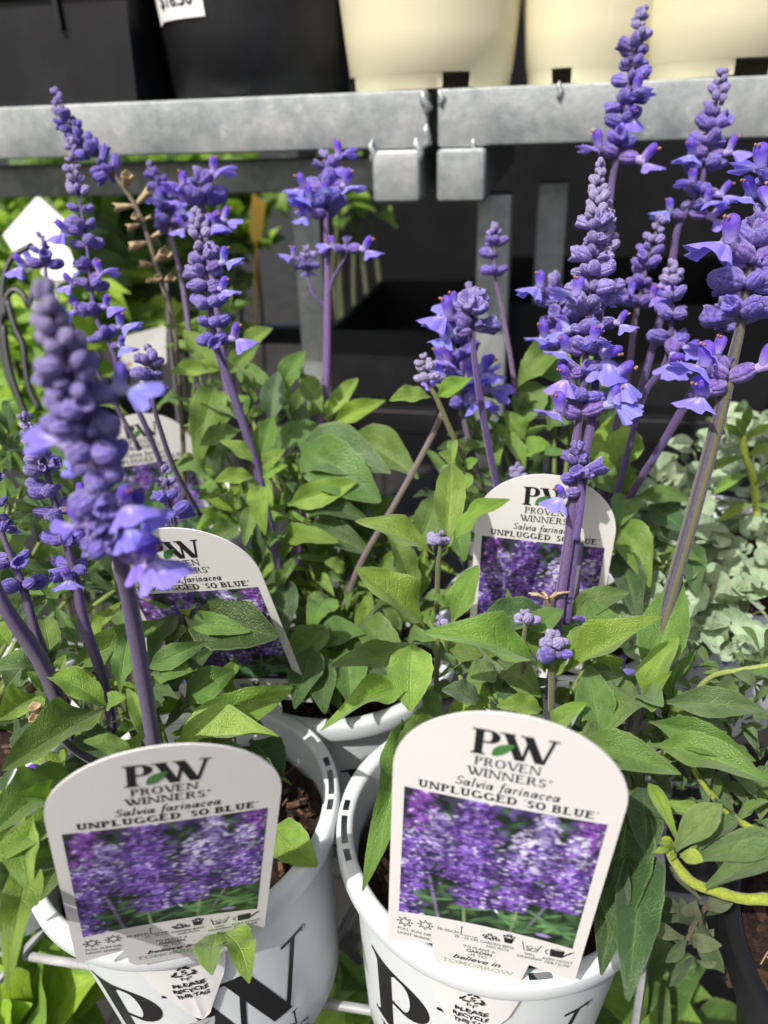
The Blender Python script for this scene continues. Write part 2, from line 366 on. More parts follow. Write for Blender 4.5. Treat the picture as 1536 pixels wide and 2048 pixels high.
def rosette(plant, c, n, L, axis=None, el=25, kinds=('mid', 'fresh'), wr=.27, base=None, protos=LEAF, ph=None, stemc=(.16, .22, .05, .2)):
    c = Vector(c); ax = (axis if axis is not None else Vector((random.uniform(-.25, .25), random.uniform(-.5, -.05), 1))).normalized()
    a0 = random.uniform(0, 6.28) if ph is None else ph
    e1 = ax.orthogonal().normalized(); e2 = ax.cross(e1)
    for k in range(n):
        a = a0 + k * (math.pi if n == 2 else 2.399) + random.uniform(-.25, .25)
        o = e1 * math.cos(a) + e2 * math.sin(a); e = R(el + random.uniform(-22, 22) + (k - n / 2) * 4)
        d = o * math.cos(e) + ax * math.sin(e); ll = L * random.uniform(.6, 1.15)
        c0 = c - ax * (.004 * (n - 1 - k))
        leaf(plant, c0 + o * .0012, c0 + d * ll, ll * wr * random.uniform(.85, 1.2), random.uniform(-18, 18), random.choice(kinds), None, protos, ax * 1.0 + UP * .2)
    if base is not None:
        mb = MB(); pts = crom([c, c.lerp(Vector(base), .5) + UP * .01, Vector(base)], 8); mb.tube(pts, [.0011 + .0008 * i / 7 for i in range(8)], 8, .08)
        obj('stem', mb.mesh('stem', [M['stem']]), plant, None, stemc)

# ------------------------------------------------------------------ flower shapes
def bud_mesh():
    v = []; uv = []; n = 10; prof = [(0, 0), (.20, .05), (.36, .2), (.42, .42), (.40, .66), (.28, .88), (.10, .99), (0, 1)]
    for r, z in prof:
        for j in range(n + 1):
            a = 2 * math.pi * j / n; q = r * (1 + .05 * math.cos(5 * a)); v.append((q * math.cos(a), q * .92 * math.sin(a), z)); uv.append((j / n, z))
    f = [(i * (n + 1) + j, i * (n + 1) + j + 1, (i + 1) * (n + 1) + j + 1, (i + 1) * (n + 1) + j) for i in range(len(prof) - 1) for j in range(n)]
    return v, f, uv
def calyx_shape(seed, openness):
    if openness < .5:
        n = 16; v = []; uv = []; prof = [(.045, -.16), (.06, -.02), (.19, .05), (.31, .2), (.37, .4), (.365, .6), (.30 + .06 * openness, .79), (.20 + .08 * openness, .92), (.08 + .1 * openness, .99), (0, .98 - .2 * openness)]
        for i, (r, z) in enumerate(prof):
            for j in range(n + 1):
                a = 2 * math.pi * j / n; q = r * (1 + (.045 * math.cos(8 * a) if 2 < i < 8 else 0)); zz = z + (.07 * math.cos(3 * a) * openness * 2 * max(0, z - .6))
                v.append((q * math.cos(a) * .95 + .05 * z * z, q * math.sin(a), zz)); uv.append((j / n, min(1, max(0, z))))
        return v, [(i * (n + 1) + j, i * (n + 1) + j + 1, (i + 1) * (n + 1) + j + 1, (i + 1) * (n + 1) + j) for i in range(len(prof) - 1) for j in range(n)], uv
    rs = np.random.RandomState(seed); v = []; uv = []; n = 16
    prof = [(.05, -.12), (.06, 0), (.18, .06), (.29, .22), (.34, .45), (.35 + .05 * openness, .7), (.32 + .14 * openness, .9), (.20 + .25 * openness, 1.0), (.12 + .24 * openness, .95), (.08 + .18 * openness, .75), (.02, .55)]
    for i, (r, z) in enumerate(prof):
        for j in range(n + 1):
            a = 2 * math.pi * j / n; q = r * (1 + (.07 * math.cos(8 * a) if 2 < i < 8 else 0))
            zz = z + (.10 * math.cos(3 * a) + .05 * math.cos(2 * a)) * (max(0, z - .5) * 1.6) * (1 if i < 9 else .3)
            v.append((q * math.cos(a) * (1.0 - .12 * openness), q * math.sin(a) * (1.05 + .1 * openness), zz)); uv.append((j / n, min(1, max(0, z))))
    f = [(i * (n + 1) + j, i * (n + 1) + j + 1, (i + 1) * (n + 1) + j + 1, (i + 1) * (n + 1) + j) for i in range(len(prof) - 1) for j in range(n)]
    return v, f, uv
_b = bud_mesh(); BUD = mk('bud', *_b, [M['calyx']])
CAL_D = [calyx_shape(i, o) for i, o in enumerate((0, .35, .75, 1.2))]
CAL = [mk('calyx', *q, [M['calyx']]) for q in CAL_D]
DRYC = mk('calyx', *CAL_D[3], [M['dry']])
def flower_mesh(seed, spread=1.0, droop=.0):
    rs = np.random.RandomState(seed); V = []; F = []; U = []; C = []
    def add(v, f, u, c):
        b = len(V); V.extend(v); F.extend([tuple(i + b for i in q) for q in f]); U.extend(u); C.extend(c)
    deep = np.array((.20, .115, .66)); blue = np.array((.30, .26, .86)); pale = np.array((.60, .55, .88)); white = np.array((.88, .86, .95))
    n = 10; v = []; u = []; c = []; pr = [(.07, 0), (.10, .2), (.13, .38), (.15, .5)]
    for r, z in pr:
        for j in range(n + 1):
            a = 2 * math.pi * j / n; v.append((r * math.cos(a), r * math.sin(a), z)); u.append((j / n, z)); c.append((*(pale * .9), 1))
    add(v, [(i * (n + 1) + j, i * (n + 1) + j + 1, (i + 1) * (n + 1) + j + 1, (i + 1) * (n + 1) + j) for i in range(3) for j in range(n)], u, c)
    # hooded upper lip
    v = []; u = []; c = []; k = 9
    for i in range(k):
        t = i / (k - 1); cx = .05 + .34 * math.sin(t * 1.45); cz = .40 + .36 * t - .05 * t * t
        rr = (.14 + .05 * math.sin(t * math.pi)) * (1 if t < .75 else math.sqrt(max(0.015, 1 - ((t - .75) / .25) ** 2)))
        d = Vector((math.cos(t * 1.2) * .6, 0, .75)).normalized(); nx = Vector((d.z, 0, -d.x))
        for j in range(n + 1):
            a = 2 * math.pi * j / n; q = nx * (rr * .75 * math.cos(a)) + Vector((0, 1, 0)) * (rr * math.sin(a))
            v.append((cx + q.x, q.y, cz + q.z)); u.append((j / n, t)); m1 = min(1, t * 1.8); c.append((*(pale * (1 - m1) + deep * m1), 1))
    add(v, [(i * (n + 1) + j, i * (n + 1) + j + 1, (i + 1) * (n + 1) + j + 1, (i + 1) * (n + 1) + j) for i in range(k - 1) for j in range(n)], u, c)
    # broad three lobed lower lip, a fan opening from the throat
    nu, nv = 25, 10; v = []; u = []; c = []
    for i in range(nv):
        t = i / (nv - 1)
        for j in range(nu):
            s = -1 + 2 * j / (nu - 1); ph = s * 1.22
            lob = (1 - .10 * math.exp(-(s / .06) ** 2)) if abs(s) < .5 else .80
            lob -= .20 * math.exp(-((abs(s) - .56) / .07) ** 2); lob *= (1 + .03 * math.sin(23 * s + seed)) * (1 if abs(s) < .78 else .5 + .5 * math.sqrt(max(0, 1 - ((abs(s) - .78) / .22) ** 2)))
            rad = (.06 + .70 * t * lob) * spread; y = rad * math.sin(ph) * 1.12
            z = .44 + rad * math.cos(ph) * .88 + .015 * math.sin(9 * s + seed) * t
            x = -.05 - .06 * t - (.07 + droop) * t * t - .17 * math.sin(ph) ** 2 * t + .025 * math.sin(11 * s + seed) * t * t + .10 * t * math.exp(-(s / .12) ** 2) * (1 - t)
            v.append((x, y, z)); u.append((j / nu, t))
            w1 = max(0, 1 - abs(abs(s) - .17) / .17) * max(0, 1 - abs(t - .34) / .28)
            cc = pale * max(0, 1 - t * 2.2) + blue * min(1, t * 2.2); cc = cc * (1 - .85 * w1) + white * .85 * w1
            c.append((*np.clip(cc * (1 + .12 * t), 0, .95), 1))
    add(v, [(i * nu + j, i * nu + j + 1, (i + 1) * nu + j + 1, (i + 1) * nu + j) for i in range(nv - 1) for j in range(nu - 1)], u, c)
    # stamen tips under the hood
    q = bud_mesh(); off = len(q[0])
    for sy in (-.05, .05):
        add([(.345 + a * .09, sy + b_ * .07, .74 + z * .075) for a, b_, z in q[0]], q[1], q[2], [(.62, .33, .18, 1)] * off)
    return mk('flower', V, F, U, [M['corolla']], colr=C)
FLOW = [flower_mesh(1), flower_mesh(2, 1.12, .08), flower_mesh(3, .92, -.06), flower_mesh(4, 1.0, .16)]

def frame(pos, d, s, sx=None, up=UP, roll=0):
    d = d.normalized(); x = up - d * up.dot(d)
    if x.length < .05: x = d.orthogonal()
    x.normalize(); x = Quaternion(d, roll) @ x; y = d.cross(x); a = sx if sx else s
    return Matrix(((x.x * a, y.x * a, d.x * s, pos.x), (x.y * a, y.y * a, d.y * s, pos.y), (x.z * a, y.z * a, d.z * s, pos.z), (0, 0, 0, 1)))
COUNT = {}
def rp(a, b): return random.uniform(a, b)
def join_data(q, mats):
    V = np.asarray(q[0]); V1 = np.c_[V, np.ones(len(V))]; vs_ = []; fs = []; us = []; b = 0
    for Mx in mats:
        vs_.append((V1 @ np.array(Mx).T)[:, :3]); fs += [tuple(i + b for i in f) for f in q[1]]; us += q[2]; b += len(V)
    return np.concatenate(vs_), fs, us
def spike(plant, head, stem, sz=.0075, n=8, gap=.0075, bloom=.15, blooms=(), pale=.35, tipfrac=.35, seed=0, r0=.0011, r1=.0024, purple=(.13, .075, .33), green=.6, dry=None, spent=0., hue=1.0, fsz=1.78, stagger=.0):
    """head: tip to lowest whorl, stem: on down to the root, all (px, py, depth)."""
    random.seed(1000 + seed); sz = sz * 1.12; n = max(5, n * 1.05); gap = gap * 1.04; purple = (purple[0] * .60, purple[1] * .60, purple[2] * .50)
    H = crom([P(*q) for q in head], 60); S = [P(*q) for q in stem]
    al = [0]
    for i in range(1, 60): al.append(al[-1] + (H[i] - H[i - 1]).length)
    Lh = al[-1]
    full = crom([P(*q) for q in head] + S, 40 if S else 24); mb = MB()
    k = len(full); mb.tube(full, [r0 * .5 + (r1 - r0 * .5) * min(1, i / k * 1.5) for i in range(k)], 16, .10)
    sp = obj('flower_spike', mb.mesh('flower_spike', [M['stem']]), plant, None, (*purple, green))
    cnt = COUNT.setdefault(plant.name, {'calyx': 0, 'flower': 0})
    tips = []; extra = []
    s = 0.0; wi = 0
    whorls = []
    while s < Lh:
        f = s / Lh; whorls.append(s); g = gap * (.46 + .6 * min(1, f / .5) + .55 * max(0, f - .45)) * rp(.85, 1.2); s += g
    whorls[-1] = min(whorls[-1], Lh)
    def at(s):
        i = int(np.searchsorted(al, s)); i = min(max(i, 1), 59); return H[i - 1].lerp(H[i], (s - al[i - 1]) / max(1e-6, al[i] - al[i - 1])), (H[i - 1] - H[i]).normalized()
    # chosen blooms: (fraction along head, screen angle, size factor)
    for fr, ang, k_ in blooms:
        p, ax = at(fr * Lh); d = (_r * math.cos(R(ang)) + _u * math.sin(R(ang)) - _F * rp(.35, .85)).normalized()
        o = (d - ax * d.dot(ax) * .5).normalized(); cs = sz * 1.0 * k_
        obj('calyx', CAL[1], sp, frame(p + o * .001, d, cs), (.19 * hue, .115, .48, .45))
        obj('flower', FLOW[random.randrange(4)], sp, frame(p + o * .001 + d * cs * .55, d, sz * fsz * k_, sz * fsz * k_ * rp(.9, 1.1)), (rp(.9, 1.1), rp(.9, 1.08), rp(.95, 1.05), 1)); cnt['flower'] += 1
    for wi, s in enumerate(whorls):
        f = s / Lh; p, ax = at(s); e1 = ax.orthogonal().normalized(); e2 = ax.cross(e1)
        grow = .44 + .56 * min(1, f / .45); kk = max(5, int(round(n * (.85 + .15 * min(1, f * 2)) + rp(-1.2, .8)))); a0 = rp(0, 6.28)
        for j in range(kk):
            a = a0 + 2 * math.pi * (j + rp(-.28, .28)) / kk; o = e1 * math.cos(a) + e2 * math.sin(a)
            e = R((66 if f < .04 else 46) - 34 * min(1, f * 1.8) + rp(-14, 14)); d = o * math.cos(e) + ax * math.sin(e)
            pos = p + o * (r0 * .7 + sz * .10 * min(1, f * 6)) + ax * rp(-.3, .3) * gap * .5
            size = sz * grow * (rp(.38, .7) if rp(0, 1) < .34 else rp(.78, 1.15))
            if f > .3 and rp(0, 1) < .14: continue
            if f < tipfrac:
                tips.append((frame(pos, d, size * .95, size * rp(.85, 1.05), roll=rp(0, 6)), f)); continue
            if dry is not None and f > dry:
                if rp(0, 1) < .5: continue
                obj('calyx', DRYC, sp, frame(pos, d, size * 1.1, size * .7), None); continue
            ci = random.choice((2, 2, 3)) if rp(0, 1) < spent * .8 else (0 if rp(0, 1) < .5 else random.choice((1, 1, 2)))
            lum = rp(.75, 1.2); pal = pale * max(0, 1 - f * 1.1); c = np.array((.142 * hue, .104, .56)) * lum * (1 - pal) + np.array((.48, .43, .72)) * pal
            al_ = min(1, .42 + pale * 1.2 * (1 - f * .7))
            Mx = frame(pos, d, size * 1.12, size * rp(.85, 1.15), roll=rp(0, 6.28))
            if cnt['calyx'] < 292: obj('calyx', CAL[ci], sp, Mx, (*c, al_)); cnt['calyx'] += 1
            else: extra.append(Mx)
            if rp(0, 1) < bloom * min(1, max(0, (f - .3) * 3)) and cnt['flower'] < 280:
                obj('flower', FLOW[random.randrange(4)], sp, frame(pos + d * size * .6, d, sz * fsz * rp(.75, 1.05)), (rp(.85, 1.1), rp(.85, 1.08), rp(.92, 1.05), 1)); cnt['flower'] += 1
    if tips:
        q = join_data(bud_mesh(), [a for a, _ in tips]); pc = .30 + pale * .6
        cc = np.array((.185 * hue, .145, .60)) * (1 - pc) + np.array((.52, .48, .68)) * pc
        o = obj('bud_cluster', mk('bud_cluster', *q, [M['calyx']]), sp, None, (*cc, min(1, .4 + pale * 1.3))); o['kind'] = 'stuff'
    if extra:
        q = join_data(CAL_D[0], extra); o = obj('calyx_cluster', mk('calyx_cluster', *q, [M['calyx']]), sp, None, (.135 * hue, .075, .36, .5)); o['kind'] = 'stuff'
    return sp

# ------------------------------------------------------------------ lettering
def arc(cx, cy, rx, ry, a0, a1, T, t, n=14):
    out = []
    for i in range(n):
        q = []
        for a in (a0 + (a1 - a0) * i / n, a0 + (a1 - a0) * (i + 1) / n):
            c, s = math.cos(R(a)), math.sin(R(a)); q.append(((cx + rx * c, cy + ry * s), (cx + (rx - T) * c, cy + (ry - t) * s)))
        out.append([q[0][0], q[1][0], q[1][1], q[0][1]])
    return out
def rect(x0, y0, x1, y1): return [[(x0, y0), (x1, y0), (x1, y1), (x0, y1)]]
def diag(x0, y0, x1, y1, w_): return [[(x0, y0), (x0 + w_, y0), (x1 + w_, y1), (x1, y1)]]
def glyph(ch, T, t, s=.09):
    def stem(x, y0=0, y1=1, w_=None, top=True, bot=True):
        w_ = w_ or T; o = rect(x, y0, x + w_, y1)
        if bot: o += rect(x - s, y0, x + w_ + s, y0 + t * .8) + [[(x - s * .5, y0 + t * .8), (x + w_ + s * .5, y0 + t * .8), (x + w_, y0 + .1), (x, y0 + .1)]]
        if top: o += rect(x - s, y1 - t * .8, x + w_ + s, y1) + [[(x, y1 - .1), (x + w_, y1 - .1), (x + w_ + s * .5, y1 - t * .8), (x - s * .5, y1 - t * .8)]]
        return o
    def ser(xc, y, up, w_=.2):
        return rect(xc - w_, y - t * .8, xc + w_, y) if up else rect(xc - w_, y, xc + w_, y + t * .8)
    x = s
    if ch == 'I': return stem(x), T + 2 * s
    if ch in 'PRB':
        xr = x + T
        o = stem(x) + rect(xr, 1 - t, xr + .16, 1) + rect(xr, .48, xr + .16, .48 + t) + arc(xr + .14, .74, .28, .26, 90, -90, T, t)
        if ch == 'P': return o, xr + .46
        if ch == 'R': return o + diag(xr + .12, .5, xr + .36, 0, T) + rect(xr + .36, 0, xr + .42 + T, t * .8), xr + .5 + T * .6
        return o + rect(xr, 0, xr + .16, t) + arc(xr + .15, .255, .33, .255, 90, -90, T, t), xr + .54
    if ch == 'D': return stem(x) + rect(x + T, 1 - t, x + T + .1, 1) + rect(x + T, 0, x + T + .1, t) + arc(x + T + .08, .5, .48, .5, 90, -90, T, t, 18), x + T + .64
    if ch == 'E': return stem(x) + rect(x + T, 1 - t, x + T + .42, 1) + rect(x + T, 0, x + T + .46, t) + rect(x + T, .5, x + T + .3, .5 + t) + [[(x + T + .42, 1), (x + T + .37, 1 - t), (x + T + .42, .78)], [(x + T + .46, 0), (x + T + .49, .25), (x + T + .41, t)], [(x + T + .3, .38), (x + T + .3, .66), (x + T + .27, .5)]], x + T + .54
    if ch == 'L': return stem(x) + rect(x + T, 0, x + T + .42, t) + [[(x + T + .42, 0), (x + T + .45, .27), (x + T + .37, t)]], x + T + .5
    if ch == 'N':
        W_ = .78; return stem(x, w_=t, bot=True, top=False) + stem(x + W_ - t, w_=t, bot=False) + diag(x - .02, 1, x + W_ - T * 1.05, 0, T * 1.05) + rect(x - s, 1 - t * .8, x + .1, 1), x + W_ + s
    if ch == 'O': return arc(x + .36, .5, .42, .51, 0, 360, T, t, 28), .90
    if ch == 'G': return arc(x + .38, .5, .43, .51, 42, 322, T, t, 22) + rect(x + .66 - T * .2, .06, x + .66 + T * .8, .42) + rect(x + .54, .42 - t * .8, x + .9, .42) + [[(x + .72, .98), (x + .75, .7), (x + .68, .82)]], .98
    if ch == 'C': return arc(x + .38, .5, .43, .51, 42, 318, T, t, 22), .85
    if ch == 'S': return arc(x + .22, .735, .25, .265, 30, 265, T * .9, t) + arc(x + .22, .265, .27, .265, -150, 88, T * .95, t) + [[(x + .46, .98), (x + .47, .68), (x + .40, .82)], [(x - .04, .02), (x - .04, .33), (x + .03, .16)]], .62
    if ch == 'V': return diag(x - .04, 1, x + .33, 0, T * 1.05) + diag(x + .72, 1, x + .34 + T * .6, 0, t * 1.1) + ser(x + .06, 1, 1, .17) + ser(x + .74, 1, 1, .13), .90
    if ch == 'W':
        return diag(x - .04, 1, x + .28, 0, T * 1.05) + diag(x + .53, .94, x + .31 + T * .5, 0, t * 1.1) + diag(x + .40, 1, x + .74, 0, T * 1.05) + diag(x + 1.06, 1, x + .77 + T * .5, 0, t * 1.1) + ser(x + .06, 1, 1, .17) + ser(x + .47, 1, 1, .13) + ser(x + 1.08, 1, 1, .13), 1.24
    if ch == 'U': return stem(x, .3, 1, bot=False) + arc(x + .33, .32, .33, .33, 180, 360, T * .75, t * 1.3, 14) + stem(x + .66 - t * 1.2, .3, 1, t * 1.2, bot=False), .86
    if ch == '<': return arc(0.1, .9, .075, .075, 0, 360, .075, .075, 8) + [[(.03, .9), (.08, .83), (.17, 1.05), (.14, 1.06)]], .24
    if ch == '>': return arc(0.1, .93, .075, .075, 0, 360, .075, .075, 8) + [[(.17, .93), (.12, 1.0), (.02, .74), (.05, .74)]], .24
    h = .60
    if ch == 'a': return arc(.22, h / 2, .22, h / 2 + .02, 0, 360, T, t, 18) + rect(.40, 0, .40 + T, h) + rect(.40 + T, 0, .46 + T, t), .62
    if ch == 'l': return rect(.06, 0, .06 + T, 1.02) + rect(0, 1.02 - t, .06, 1.02) + rect(.06 + T, 0, .12 + T, t), .30
    if ch == 'v': return diag(.02, h, .16, 0, T) + diag(.40, h, .18, 0, t * 1.5), .50
    if ch == 'i': return rect(.06, 0, .06 + T, h) + rect(0, h - t, .06, h) + rect(.06 + T, 0, .12 + T, t) + arc(.06 + T / 2, .84, .075, .075, 0, 360, .075, .075, 10), .30
    if ch == 'f': return rect(.14, -.2, .14 + T, .84) + arc(.32, .80, .20, .24, 25, 180, T * .8, t) + rect(.02, h - t, .38, h) + arc(.02, -.14, .22, .2, 270, 360, T * .8, t, 6), .42
    if ch == 'r': return rect(.06, 0, .06 + T, h) + rect(0, h - t, .06, h) + arc(.28, .34, .2, .27, 50, 150, T * .7, T * .9, 8), .44
    if ch == 'n': return rect(.06, 0, .06 + T, h) + rect(0, h - t, .06, h) + arc(.27, .34, .2, .27, 0, 165, T, t * 1.6, 10) + rect(.47 - T, 0, .47, .34) + rect(.47, 0, .53, t), .60
    if ch == 'c': return arc(.25, h / 2, .23, h / 2 + .02, 40, 320, T, t, 16) + arc(.38, h * .78, .06, .06, 0, 360, .06, .06, 8), .50
    if ch == 'e': return arc(.25, h / 2, .23, h / 2 + .02, 10, 320, T, t, 16) + rect(.06, .30, .46, .30 + t), .52
    return [], .34
def serif(text, x0, x1, y, cap, T=.13, t=.05, ital=0, track=.05):
    polys = []; x = 0
    for ch in text:
        g, adv = glyph(ch, T, t); polys += [[(a + x, b) for a, b in q] for q in g]; x += adv + track
    x -= track; k = (x1 - x0) / x
    return [[(x0 + (a + ital * b) * k, y + b * cap) for a, b in q] for q in polys]
_fc = {}
def sans(text, x0, x1, y, cap, bold=0, shear=0):
    key = (text, bold, shear)
    if key not in _fc:
        cu = bpy.data.curves.new('t', 'FONT'); cu.body = text; cu.offset = bold; cu.shear = shear; cu.resolution_u = 3
        o = bpy.data.objects.new('t', cu); col.objects.link(o); bpy.context.view_layer.update()
        me = o.to_mesh(); vv = [(q.co.x, q.co.y) for q in me.vertices]; ff = [[vv[i] for i in p.vertices] for p in me.polygons]
        o.to_mesh_clear(); bpy.data.objects.remove(o); bpy.data.curves.remove(cu)
        xs = [q[0] for q in vv]; _fc[key] = (ff, min(xs), max(xs))
    ff, a, b = _fc[key]; k = (x1 - x0) / (b - a)
    return [[(x0 + (px - a) * k, y + py * cap / .70) for px, py in q] for q in ff]
def emblem_leaf(x0, y0, x1, y1, wd, n=10):
    a = Vector((x0, y0)); b = Vector((x1, y1)); d = b - a; nn = Vector((-d.y, d.x)).normalized(); L = []; Rr = []
    for i in range(n + 1):
        t = i / n; h = wd * math.sin(math.pi * t ** .85) ** .8 if 0 < t < 1 else 0
        c = a + d * t + nn * (.12 * d.length * math.sin(math.pi * t) * .5); L.append(c + nn * h); Rr.append(c - nn * h)
    return [[tuple(L[i]), tuple(Rr[i]), tuple(Rr[i + 1]), tuple(L[i + 1])] for i in range(n)], [[tuple((L[i] + Rr[i]) / 2 + nn * .16), tuple((L[i] + Rr[i]) / 2 - nn * .16), tuple((L[i + 1] + Rr[i + 1]) / 2 - nn * .08), tuple((L[i + 1] + Rr[i + 1]) / 2 + nn * .08)] for i in range(n - 1)]
def polymesh(name, polys, fn, mat, lift=0):
    v = []; f = []
    for q in polys:
        b = len(v); v += [fn(x, y) for x, y in q]; f.append(tuple(range(b, b + len(q))))
    return mk(name, v, f, None, [mat], smooth=False)

# ------------------------------------------------------------------ the printed flower photograph (flat print)
def paint():
    W_, H_ = 190, 216; rs = np.random.RandomState(5); img = np.zeros((H_, W_, 3))
    yy, xx = np.mgrid[0:H_, 0:W_]
    img[:] = (.012, .022, .012)
    def blob(x, y, rx, ry, c, a=1.0, ang=0, soft=.35):
        x *= W_; y = (1 - y) * H_; rx *= W_; ry *= W_; k = max(rx, ry) + 2
        x0, x1 = int(max(0, x - k)), int(min(W_, x + k + 1)); y0, y1 = int(max(0, y - k)), int(min(H_, y + k + 1))
        if x0 >= x1 or y0 >= y1: return
        dx = xx[y0:y1, x0:x1] - x; dy = yy[y0:y1, x0:x1] - y; ca, sa = math.cos(ang), math.sin(ang)
        d = np.sqrt(((dx * ca + dy * sa) / rx) ** 2 + ((-dx * sa + dy * ca) / ry) ** 2)
        m_ = np.clip((1 - d) / soft, 0, 1)[..., None] * a; img[y0:y1, x0:x1] = img[y0:y1, x0:x1] * (1 - m_) + np.array(c) * m_
    for i in range(160):
        g = rs.rand(); blob(rs.rand(), rs.rand(), .03 + .05 * rs.rand(), .015 + .02 * rs.rand(), np.array((.04, .085, .03)) * (.5 + 1.6 * g), .7, rs.rand() * 3, .6)
    for i in range(260):
        blob(rs.rand(), .45 + .6 * rs.rand() ** .8, .035 * (.5 + rs.rand()), .022, np.array((.10, .05, .24)) * (.4 + 1.3 * rs.rand()), .55, rs.rand() * 3, .9)
    for i in range(46):
        x, y = rs.rand(), .02 + .22 * rs.rand(); blob(x, y, .05 + .05 * rs.rand(), .016 + .012 * rs.rand(), np.array((.055, .12, .05)) * (.5 + 1.3 * rs.rand()), .9, -.6 + 1.2 * rs.rand(), .5)
    def stemp(x0, y0, x1, y1, w_, c):
        for i in range(60): t = i / 59; blob(x0 + (x1 - x0) * t, y0 + (y1 - y0) * t, w_, w_, c, .8)
    def spk(x, y0, y1, wd, cols, n, white=0.0):
        for i in range(n):
            t = rs.rand(); y = y0 + (y1 - y0) * t; ww = wd * (1.0 - .72 * t ** 1.8); xx_ = x + rs.randn() * .5 * ww; e = abs(xx_ - x) / ww
            c = np.array(cols[rs.randint(len(cols))]) * (.45 + .9 * rs.rand()) * (1.1 - .4 * e)
            wh = white * max(0, (t - .35) / .65)
            if rs.rand() < .13 + wh: c = np.array((.56, .53, .72)) * (.6 + .5 * rs.rand())
            if rs.rand() < .30: c = np.array((.03, .018, .09))
            blob(xx_, y, .012 + .018 * rs.rand(), .007 + .009 * rs.rand(), c, .9, rs.randn() * .6, .5)
    pur = [(.16, .07, .40), (.22, .11, .48), (.12, .05, .34), (.28, .17, .55)]; lil = [(.27, .20, .52), (.20, .13, .46), (.34, .28, .6)]; vio = [(.20, .06, .36), (.26, .10, .44)]
    stemp(.16, .36, .23, .0, .012, (.16, .13, .22)); stemp(.66, .28, .64, .0, .010, (.2, .22, .14)); stemp(.36, .2, .38, 0, .010, (.14, .2, .09)); stemp(.8, .3, .72, .06, .010, (.12, .12, .14))
    spk(.1, .55, 1.0, .15, vio, 420); spk(.93, .6, 1.02, .14, vio, 380); spk(.72, .52, .99, .12, lil, 560, .35); spk(.2, .5, .86, .12, lil, 380, .3)
    spk(.37, .36, 1.0, .17, pur, 1500, .05); spk(.88, .36, .88, .13, pur, 800, .55); spk(.05, .22, .72, .13, pur, 620, .2); spk(.02, .0, .28, .12, pur, 260)
    spk(.63, .30, .84, .12, pur, 1000, .95); spk(.42, .16, .42, .13, pur, 520); spk(.62, .2, .33, .10, pur, 220, .1); spk(.84, .3, .45, .14, pur, 300)
    for i in range(16):
        x, y = .62 + .38 * rs.rand(), .04 + .16 * rs.rand(); blob(x, y, .055, .014 + .01 * rs.rand(), np.array((.07, .16, .06)) * (.6 + rs.rand()), .85, rs.randn() * .4, .4)
    blob(.82, .05, .05, .02, (.3, .24, .5), .8)
    k = np.pad(img, ((1, 1), (1, 1), (0, 0)), 'edge'); sm = sum(k[a:a + H_, b:b + W_] for a in range(3) for b in range(3)) / 9; img = .45 * img + .55 * sm
    cl = rs.rand(14, 12); yi = np.linspace(0, 12.99, H_); xi = np.linspace(0, 10.99, W_); y0 = yi.astype(int); x0 = xi.astype(int); fy = (yi - y0)[:, None]; fx = (xi - x0)[None]
    cl = (cl[y0][:, x0] * (1 - fy) * (1 - fx) + cl[y0 + 1][:, x0] * fy * (1 - fx) + cl[y0][:, x0 + 1] * (1 - fy) * fx + cl[y0 + 1][:, x0 + 1] * fy * fx)[..., None]
    img *= .45 + 1.0 * cl; nz = rs.rand(H_, W_, 1); img *= .9 + .2 * nz
    return np.clip(img * 1.2, 0, .85)
IMG = paint()

# ------------------------------------------------------------------ plant tag
def arch_top(x): return 76 + 30.2 * math.sqrt(max(0, 1 - (x / 33.2) ** 2))
def foot(x):
    a = abs(x)
    if a > 17: return -15.6 - 4.7 * (a - 17) / 16.2
    if a > 15.6: return -15.6 - 11 * (17 - a) / 1.4
    return -26.6 - 3.2 * min(1, (15.6 - a) / 2.4)
BEND = .55
def tg(x, z, lift=0.0): return (x / 1000, (-.25 - lift) / 1000 + BEND * (x / 1000) ** 2 + .35 * (z / 1000) ** 2 * 0, z / 1000)
def card_mesh():
    xs = sorted(set([33.2 * math.sin(math.pi / 2 * i / 14) for i in range(-14, 15)] + [s * q for s in (-1, 1) for q in (13.2, 15.6, 15.7, 17, 17.1, 30)]))
    nr = 8; v = []; f = []; k = len(xs)
    for side in (0, 1):
        for x in xs:
            a, b = foot(x), arch_top(x)
            for j in range(nr + 1):
                p = tg(x, a + (b - a) * j / nr); v.append((p[0], p[1] + .0005 * side, p[2]))
    o = k * (nr + 1)
    for i in range(k - 1):
        for j in range(nr):
            a = i * (nr + 1) + j; q = (a, a + nr + 1, a + nr + 2, a + 1); f.append(q); f.append(tuple(e + o for e in q[::-1]))
        f.append((i * (nr + 1), i * (nr + 1) + o, (i + 1) * (nr + 1) + o, (i + 1) * (nr + 1)))
        f.append((i * (nr + 1) + nr, (i + 1) * (nr + 1) + nr, (i + 1) * (nr + 1) + nr + o, i * (nr + 1) + nr + o))
    for i in (0, k - 1):
        for j in range(nr):
            a = i * (nr + 1) + j; q = (a, a + 1, a + 1 + o, a + o); f.append(q if i == 0 else q[::-1])
    return autosm(mk('card', v, f, None, [M['tag']]), 40)
def sun_icon(cx, cy, r):
    o = arc(cx, cy, r * .55, r * .55, 0, 360, r * .12, r * .12, 14)
    for i in range(8):
        a = R(45 * i); b = R(45 * i + 20); c = R(45 * i - 20)
        o.append([(cx + r * .62 * math.cos(c), cy + r * .62 * math.sin(c)), (cx + r * math.cos(a), cy + r * math.sin(a)), (cx + r * .62 * math.cos(b), cy + r * .62 * math.sin(b)), (cx + r * .74 * math.cos(a), cy + r * .74 * math.sin(a))])
    return o
